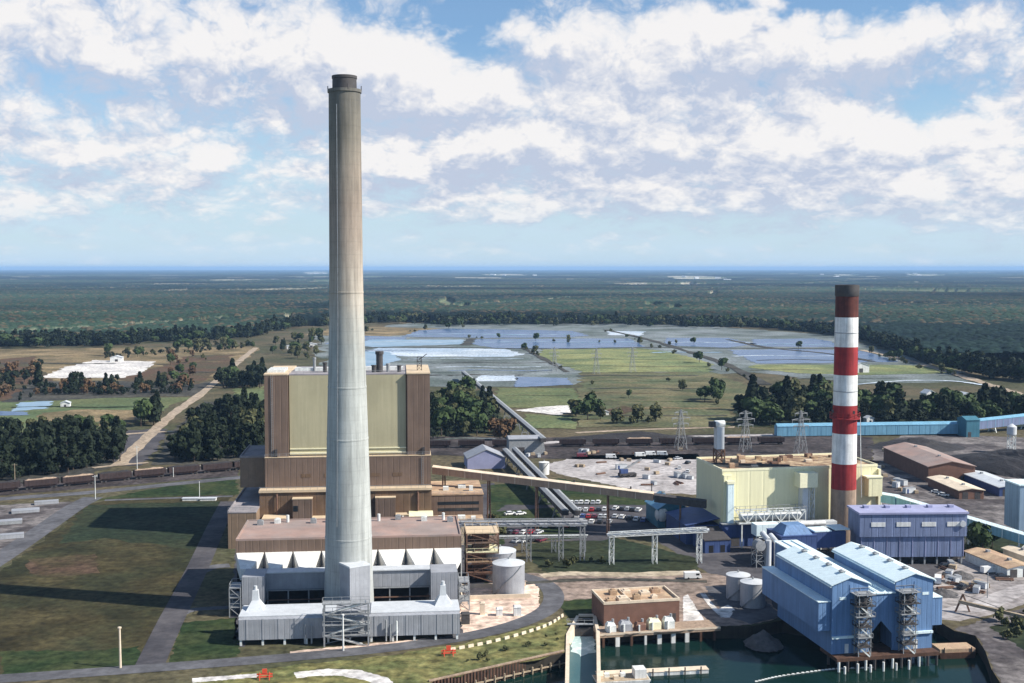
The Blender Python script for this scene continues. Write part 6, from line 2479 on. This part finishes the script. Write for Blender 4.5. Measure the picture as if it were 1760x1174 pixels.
# ------------------------------------------------------------------ trees: a tapered trunk with limbs and a crown of leaf clumps
def tree_proto(h, r_, lm, kind, nleaf, seed):
    rs = random.Random(seed)
    t_ = thing({1: 'dark_tree', 0: 'dark_tree', 5: 'russet_tree', 6: 'shrub'}.get(seed - 1, 'broadleaf_tree'), 'x', 'shrub' if seed == 7 else 'tree')  # second dark prototype has a broadleaf crown, not a pine's
    b_ = MB()
    b_.tube((0, 0, -.3), (0, 0, h * .5), h * .02 + .08, 8, h * .012 + .04)
    b_.tube((0, 0, h * .5), (0, 0, h * .9), h * .012 + .04, 6, .03)
    lobes = []
    n = 9 if kind else 11
    for i in range(n):
        if kind:
            z = h * rs.uniform(.38, .88)
            rr = r_ * rs.uniform(.25, .75) * (1.1 - abs(z / h - .6))
        else:
            z = h * (.25 + .70 * i / (n - 1))
            rr = r_ * rs.uniform(.1, .5) * (1.05 - z / h)
        a = rs.uniform(0, 6.28)
        c_ = Vector((rr * math.cos(a), rr * math.sin(a), z))
        lobes.append((c_, r_ * (rs.uniform(.38, .6) if kind else .75 * (1.12 - z / h))))
        b_.tube((0, 0, z * .8), c_, .1, 5, .03)
    b_.build('trunk', M['bark'], t_)
    b_ = MB()
    vs, fs = [], []
    for i in range(nleaf):
        c_, lr = lobes[i % n]
        d_ = Vector((rs.gauss(0, 1), rs.gauss(0, 1), rs.gauss(0, .8))).normalized()
        p_ = c_ + d_ * lr * rs.uniform(.55, 1.05)
        if p_.z < h * .12:
            continue
        s_ = rs.uniform(.45, .95) * (r_ / 4)
        nn = (d_ + Vector((rs.uniform(-.7, .7), rs.uniform(-.7, .7), rs.uniform(-.3, .9)))).normalized()
        ux = nn.orthogonal().normalized()
        ux.rotate(Matrix.Rotation(rs.uniform(0, 6.28), 3, nn))
        uy = nn.cross(ux)
        k = len(vs)
        vs += [p_ - ux * s_ - uy * s_ * .6, p_ + ux * s_ * .8 - uy * s_, p_ + ux * s_ + uy * s_ * .7, p_ - ux * s_ * .7 + uy * s_]
        fs.append((k, k + 1, k + 2, k + 3))
    b_.add(vs, fs)
    b_.build('crown', lm, t_, recalc=False)
    return t_


PRO = [tree_proto(14, 4.6, LEAF[0], 0, 460, 1), tree_proto(12.5, 4.2, LEAF[0], 1, 420, 2), tree_proto(12, 4.6, LEAF[1], 1, 460, 3), tree_proto(11, 4.4, LEAF[2], 1, 430, 4),
       tree_proto(13, 5.0, LEAF[1], 1, 480, 5), tree_proto(8, 3.4, LEAF[3], 1, 300, 6), tree_proto(4.5, 2.6, LEAF[2], 1, 200, 7)]
tused = [False] * len(PRO)


def plant(k, p, s_, lab, grp):
    o_ = copy_tree(PRO[k]) if tused[k] else PRO[k]
    tused[k] = True
    o_.location = (p.x, p.y, 0)
    o_.scale = (s_ * random.uniform(.85, 1.15), s_ * random.uniform(.85, 1.15), s_ * random.uniform(.85, 1.2))
    o_.rotation_euler.z = random.uniform(0, 6.28)
    o_['label'] = lab
    o_['group'] = grp


# ragged front of the far forest: many crowns along its edge, as one mass
eV, eF, eM, ek = [], [], [], 0
src = []
for q_ in (PRO[0], PRO[1], PRO[2], PRO[3], PRO[4]):
    cr = [c_ for c_ in q_.children if c_.name.startswith('crown')][0]
    src.append(np.array([tuple(v_.co) for v_ in cr.data.vertices]))
for i in range(1500):
    ex_ = random.uniform(-120, 1880)
    ey_ = np.interp(ex_, edge_x, edge_y) + random.choice((-1, 0, 0, 1, 2, 4)) * random.random() * 1.3
    p = at(ex_, ey_)
    kk_ = random.choice((0, 1, 1, 2, 3, 4)) if 560 < ex_ < 1380 else random.choice((0, 1, 1, 0, 2))
    s_ = random.uniform(.7, 1.5)
    a = random.uniform(0, 6.28)
    q_ = src[kk_][: (4 * 180)] * np.array([s_ * 1.2, s_ * 1.2, s_ * random.uniform(.8, 1.1)])
    X_ = q_[:, 0] * math.cos(a) - q_[:, 1] * math.sin(a) + p.x
    Y_ = q_[:, 0] * math.sin(a) + q_[:, 1] * math.cos(a) + p.y
    eV.append(np.stack([X_, Y_, q_[:, 2]], 1))
    n_ = len(q_) // 4
    eM += [(0, 0, 1, 2, 1)[kk_]] * n_
    ek += len(q_)
eV = np.concatenate(eV)
nq = len(eV) // 4
me = bpy.data.meshes.new('forest_edge')
me.vertices.add(len(eV))
me.vertices.foreach_set('co', eV.astype(np.float32).ravel())
me.loops.add(nq * 4)
me.loops.foreach_set('vertex_index', np.arange(nq * 4, dtype=np.int32))
me.polygons.add(nq)
me.polygons.foreach_set('loop_start', np.arange(nq, dtype=np.int32) * 4)
for q_ in (LEAF[0], LEAF[1], LEAF[2]):
    me.materials.append(q_)
me.polygons.foreach_set('material_index', np.array(eM, dtype=np.int32))
me.update(calc_edges=True)
o = bpy.data.objects.new('forest_edge', me)
col.objects.link(o)
o['kind'] = 'stuff'
o['label'] = 'ragged dark tree edge of the far forest behind the fields'



def inside(x, y, poly):
    c_ = False
    n = len(poly)
    for i in range(n):
        (x0, y0), (x1, y1) = poly[i], poly[(i + 1) % n]
        if (y0 > y) != (y1 > y) and x < (x1 - x0) * (y - y0) / (y1 - y0) + x0:
            c_ = not c_
    return c_


def wood(poly, n, mixk, smin, smax, gap, lab, grp):
    W = [at(*p_) for p_ in poly]
    W2 = [(p_.x, p_.y) for p_ in W]
    x0, x1 = min(p_[0] for p_ in W2), max(p_[0] for p_ in W2)
    y0, y1 = min(p_[1] for p_ in W2), max(p_[1] for p_ in W2)
    got, tries = [], 0
    while len(got) < n and tries < 6000:
        tries += 1
        x, y = random.uniform(x0, x1), random.uniform(y0, y1)
        if inside(x, y, W2) and all((x - a) ** 2 + (y - b) ** 2 > gap * gap for a, b in got):
            got.append((x, y))
            kk_ = random.choice(mixk)
            kn = 'broadleaf' if kk_ in (2, 3, 4) else ('deep green' if kk_ < 2 else 'russet' if kk_ == 5 else 'low')
            plant(kk_, Vector((x, y, 0)), random.uniform(smin * .72, smax * 1.08), lab.replace('KIND', kn), grp.replace('KIND', kn))


wood([(-60, 768), (212, 772), (208, 795), (150, 808), (60, 822), (-60, 836)], 80, [0, 0, 1, 1, 1], .9, 1.25, 4.4, 'dark KIND tree in the wood left of the dirt road', 'KIND trees left of the dirt road')
wood([(325, 748), (372, 716), (455, 712), (455, 785), (400, 792), (292, 796)], 76, [0, 1, 0, 1, 1, 3], .95, 1.3, 4.4, 'dark KIND tree in the wood between dirt road and boiler house', 'KIND trees between dirt road and boiler house')
wood([(385, 660), (455, 655), (455, 668), (380, 668)], 16, [0, 1, 2], 1.0, 1.3, 7.0, 'dark KIND tree in the far clump left of the tower top', 'KIND trees left of the tower top')
wood([(240, 722), (276, 718), (268, 732), (242, 734)], 9, [0, 2], .9, 1.2, 5, 'dark KIND tree in the small clump left of the dirt road bend', 'KIND trees left of the dirt road bend')
wood([(742, 700), (805, 680), (855, 715), (850, 750), (742, 755)], 44, [0, 2, 2, 4, 3], .95, 1.35, 5.0, 'KIND tree in the thicket right of the brown tower', 'KIND trees right of the brown tower')
wood([(850, 735), (880, 745), (870, 760), (845, 755)], 5, [5], .9, 1.2, 4, 'KIND bush-like tree at the right end of the thicket', 'KIND trees at the end of the thicket')
wood([(1268, 722), (1300, 700), (1420, 690), (1560, 705), (1560, 730), (1272, 732)], 74, [2, 4, 1, 0, 3], 1.05, 1.5, 5, 'KIND tree in the wood behind the long blue gallery', 'KIND trees behind the long blue gallery')
wood([(1560, 712), (1640, 708), (1780, 712), (1780, 728), (1570, 726)], 38, [2, 1, 4, 0], .9, 1.3, 5, 'KIND tree by the pale houses at the right edge', 'KIND trees by the pale houses')
wood([(980, 712), (1030, 706), (1035, 724), (982, 726)], 7, [4, 3], .9, 1.2, 5, 'KIND tree in the clump on the rough pasture beside the sand patch', 'KIND trees beside the sand patch')
wood([(1198, 680), (1240, 678), (1240, 692), (1200, 692)], 5, [4, 2], .9, 1.2, 6, 'KIND tree in the lone clump left of the right-hand wood', 'KIND trees in the lone clump')
wood([(1655, 940), (1715, 935), (1715, 956), (1660, 958)], 7, [6, 2], .5, .8, 3, 'KIND tree beside the right corner of the violet house', 'KIND trees beside the violet house')
wood([(-20, 690), (-20, 640), (70, 630), (70, 690)], 26, [5, 6, 5, 1], .8, 1.3, 8, 'KIND scrub tree on the rusty heath at the left edge', 'KIND scrub trees at the left edge')
wood([(270, 660), (290, 612), (360, 612), (330, 660)], 20, [5, 6, 2], .7, 1.1, 9, 'KIND scrub tree on the brown land right of the sandy lot', 'KIND scrub trees right of the sandy lot')
wood([(60, 668), (330, 664), (330, 676), (60, 680)], 34, [0, 1, 5, 5], .7, 1.1, 7, 'KIND tree in the dark hedge below the sandy lot', 'KIND trees below the sandy lot')
wood([(30, 742), (215, 742), (215, 748), (30, 750)], 14, [2, 3], .6, .9, 6, 'KIND tree along the front edge of the left meadow', 'KIND trees along the left meadow')
wood([(170, 612), (300, 602), (430, 590), (440, 600), (300, 610), (180, 618)], 34, [2, 3, 6], .8, 1.2, 9, 'KIND tree in the open scrub before the far left forest', 'KIND trees before the far left forest')
wood([(455, 590), (560, 580), (560, 618), (470, 620)], 20, [0, 2, 3], .8, 1.2, 10, 'KIND tree behind the top of the brown tower', 'KIND trees behind the tower')
wood([(838, 895), (865, 893), (868, 935), (842, 945)], 4, [6], .5, .8, 3, 'KIND shrub on the small lawn behind the pale tanks', 'KIND shrubs behind the tanks')
wood([(1050, 725), (1130, 722), (1130, 728), (1050, 730)], 8, [6, 3], .6, 1, 4, 'KIND tree in the row on the pasture above the far road', 'KIND trees above the far road')
wood([(905, 985), (1000, 955), (1040, 958), (1040, 975), (950, 980)], 7, [6], .35, .6, 3, 'KIND shrub on the dark lawn under the pipe bridge', 'KIND shrubs under the pipe bridge')
wood([(760, 1150), (960, 1085), (970, 1100), (860, 1140)], 10, [6], .18, .32, 2, 'KIND shrub on the yellow green verge by the water', 'KIND shrubs on the verge')
wood([(1700, 1066), (1780, 1046), (1780, 1100), (1712, 1100)], 9, [6], .35, .7, 2.5, 'KIND shrub on the dark bank in the lower right corner', 'KIND shrubs on the lower right bank')

for quad_, n, nm in (([(1040, 566), (1315, 660), (1315, 664), (1040, 572)], 16, 'along the diagonal dark dike'), ([(898, 597), (975, 638), (978, 642), (898, 602)], 8, 'along the short dike left of the pasture'),
                    ([(800, 580), (1440, 597), (1440, 602), (800, 584)], 16, 'on the dikes between the blue ponds'), ([(1480, 602), (1700, 660), (1700, 666), (1480, 608)], 16, 'along the perimeter road of the ponds'),
                    ([(620, 562), (800, 560), (800, 570), (620, 574)], 10, 'on the bare bank at the far left of the ponds'), ([(990, 650), (1250, 655), (1260, 700), (1000, 715)], 9, 'scattered over the dull green pasture')):
    wood(quad_, n, [6, 2, 3, 6], .6, 1.0, 7, 'KIND tree or bush growing ' + nm, 'KIND trees ' + nm)

# brushwood under the near woods, one mass
uV, uM = [], []
for poly, n, s0 in (([(-60, 768), (212, 772), (208, 795), (150, 808), (60, 822), (-60, 836)], 230, .62), ([(325, 748), (372, 716), (455, 712), (455, 785), (400, 792), (292, 796)], 230, .62),
                    ([(1268, 722), (1300, 700), (1420, 690), (1560, 705), (1780, 708), (1780, 728), (1272, 732)], 260, .7), ([(742, 700), (805, 680), (855, 715), (850, 750), (742, 755)], 90, .5),
                    ([(385, 655), (455, 650), (455, 668), (380, 668)], 40, .7), ([(60, 666), (330, 662), (330, 678), (60, 682)], 130, .5), ([(170, 610), (300, 600), (430, 588), (440, 600), (300, 612), (180, 618)], 60, .5), ([(-20, 690), (-20, 640), (70, 630), (70, 690)], 50, .45)):
    W2 = [(at(*q_).x, at(*q_).y) for q_ in poly]
    got = 0
    while got < n:
        x, y = random.uniform(min(q_[0] for q_ in W2), max(q_[0] for q_ in W2)), random.uniform(min(q_[1] for q_ in W2), max(q_[1] for q_ in W2))
        if not inside(x, y, W2):
            continue
        got += 1
        s_ = s0 * random.uniform(.6, 1.2)
        a = random.uniform(0, 6.28)
        q_ = src[random.choice((1, 1, 2))][: 4 * 130] * s_
        uV.append(np.stack([q_[:, 0] * math.cos(a) - q_[:, 1] * math.sin(a) + x, q_[:, 0] * math.sin(a) + q_[:, 1] * math.cos(a) + y, q_[:, 2] - s_ * 2.2], 1))
uV = np.concatenate(uV)
nq = len(uV) // 4
me = bpy.data.meshes.new('brushwood')
me.vertices.add(len(uV))
me.vertices.foreach_set('co', uV.astype(np.float32).ravel())
me.loops.add(nq * 4)
me.loops.foreach_set('vertex_index', np.arange(nq * 4, dtype=np.int32))
me.polygons.add(nq)
me.polygons.foreach_set('loop_start', np.arange(nq, dtype=np.int32) * 4)
me.materials.append(LEAF[0])
me.update(calc_edges=True)
o = bpy.data.objects.new('brushwood', me)
col.objects.link(o)
o['kind'] = 'stuff'
o['label'] = 'dark brushwood filling the woods under the trees'
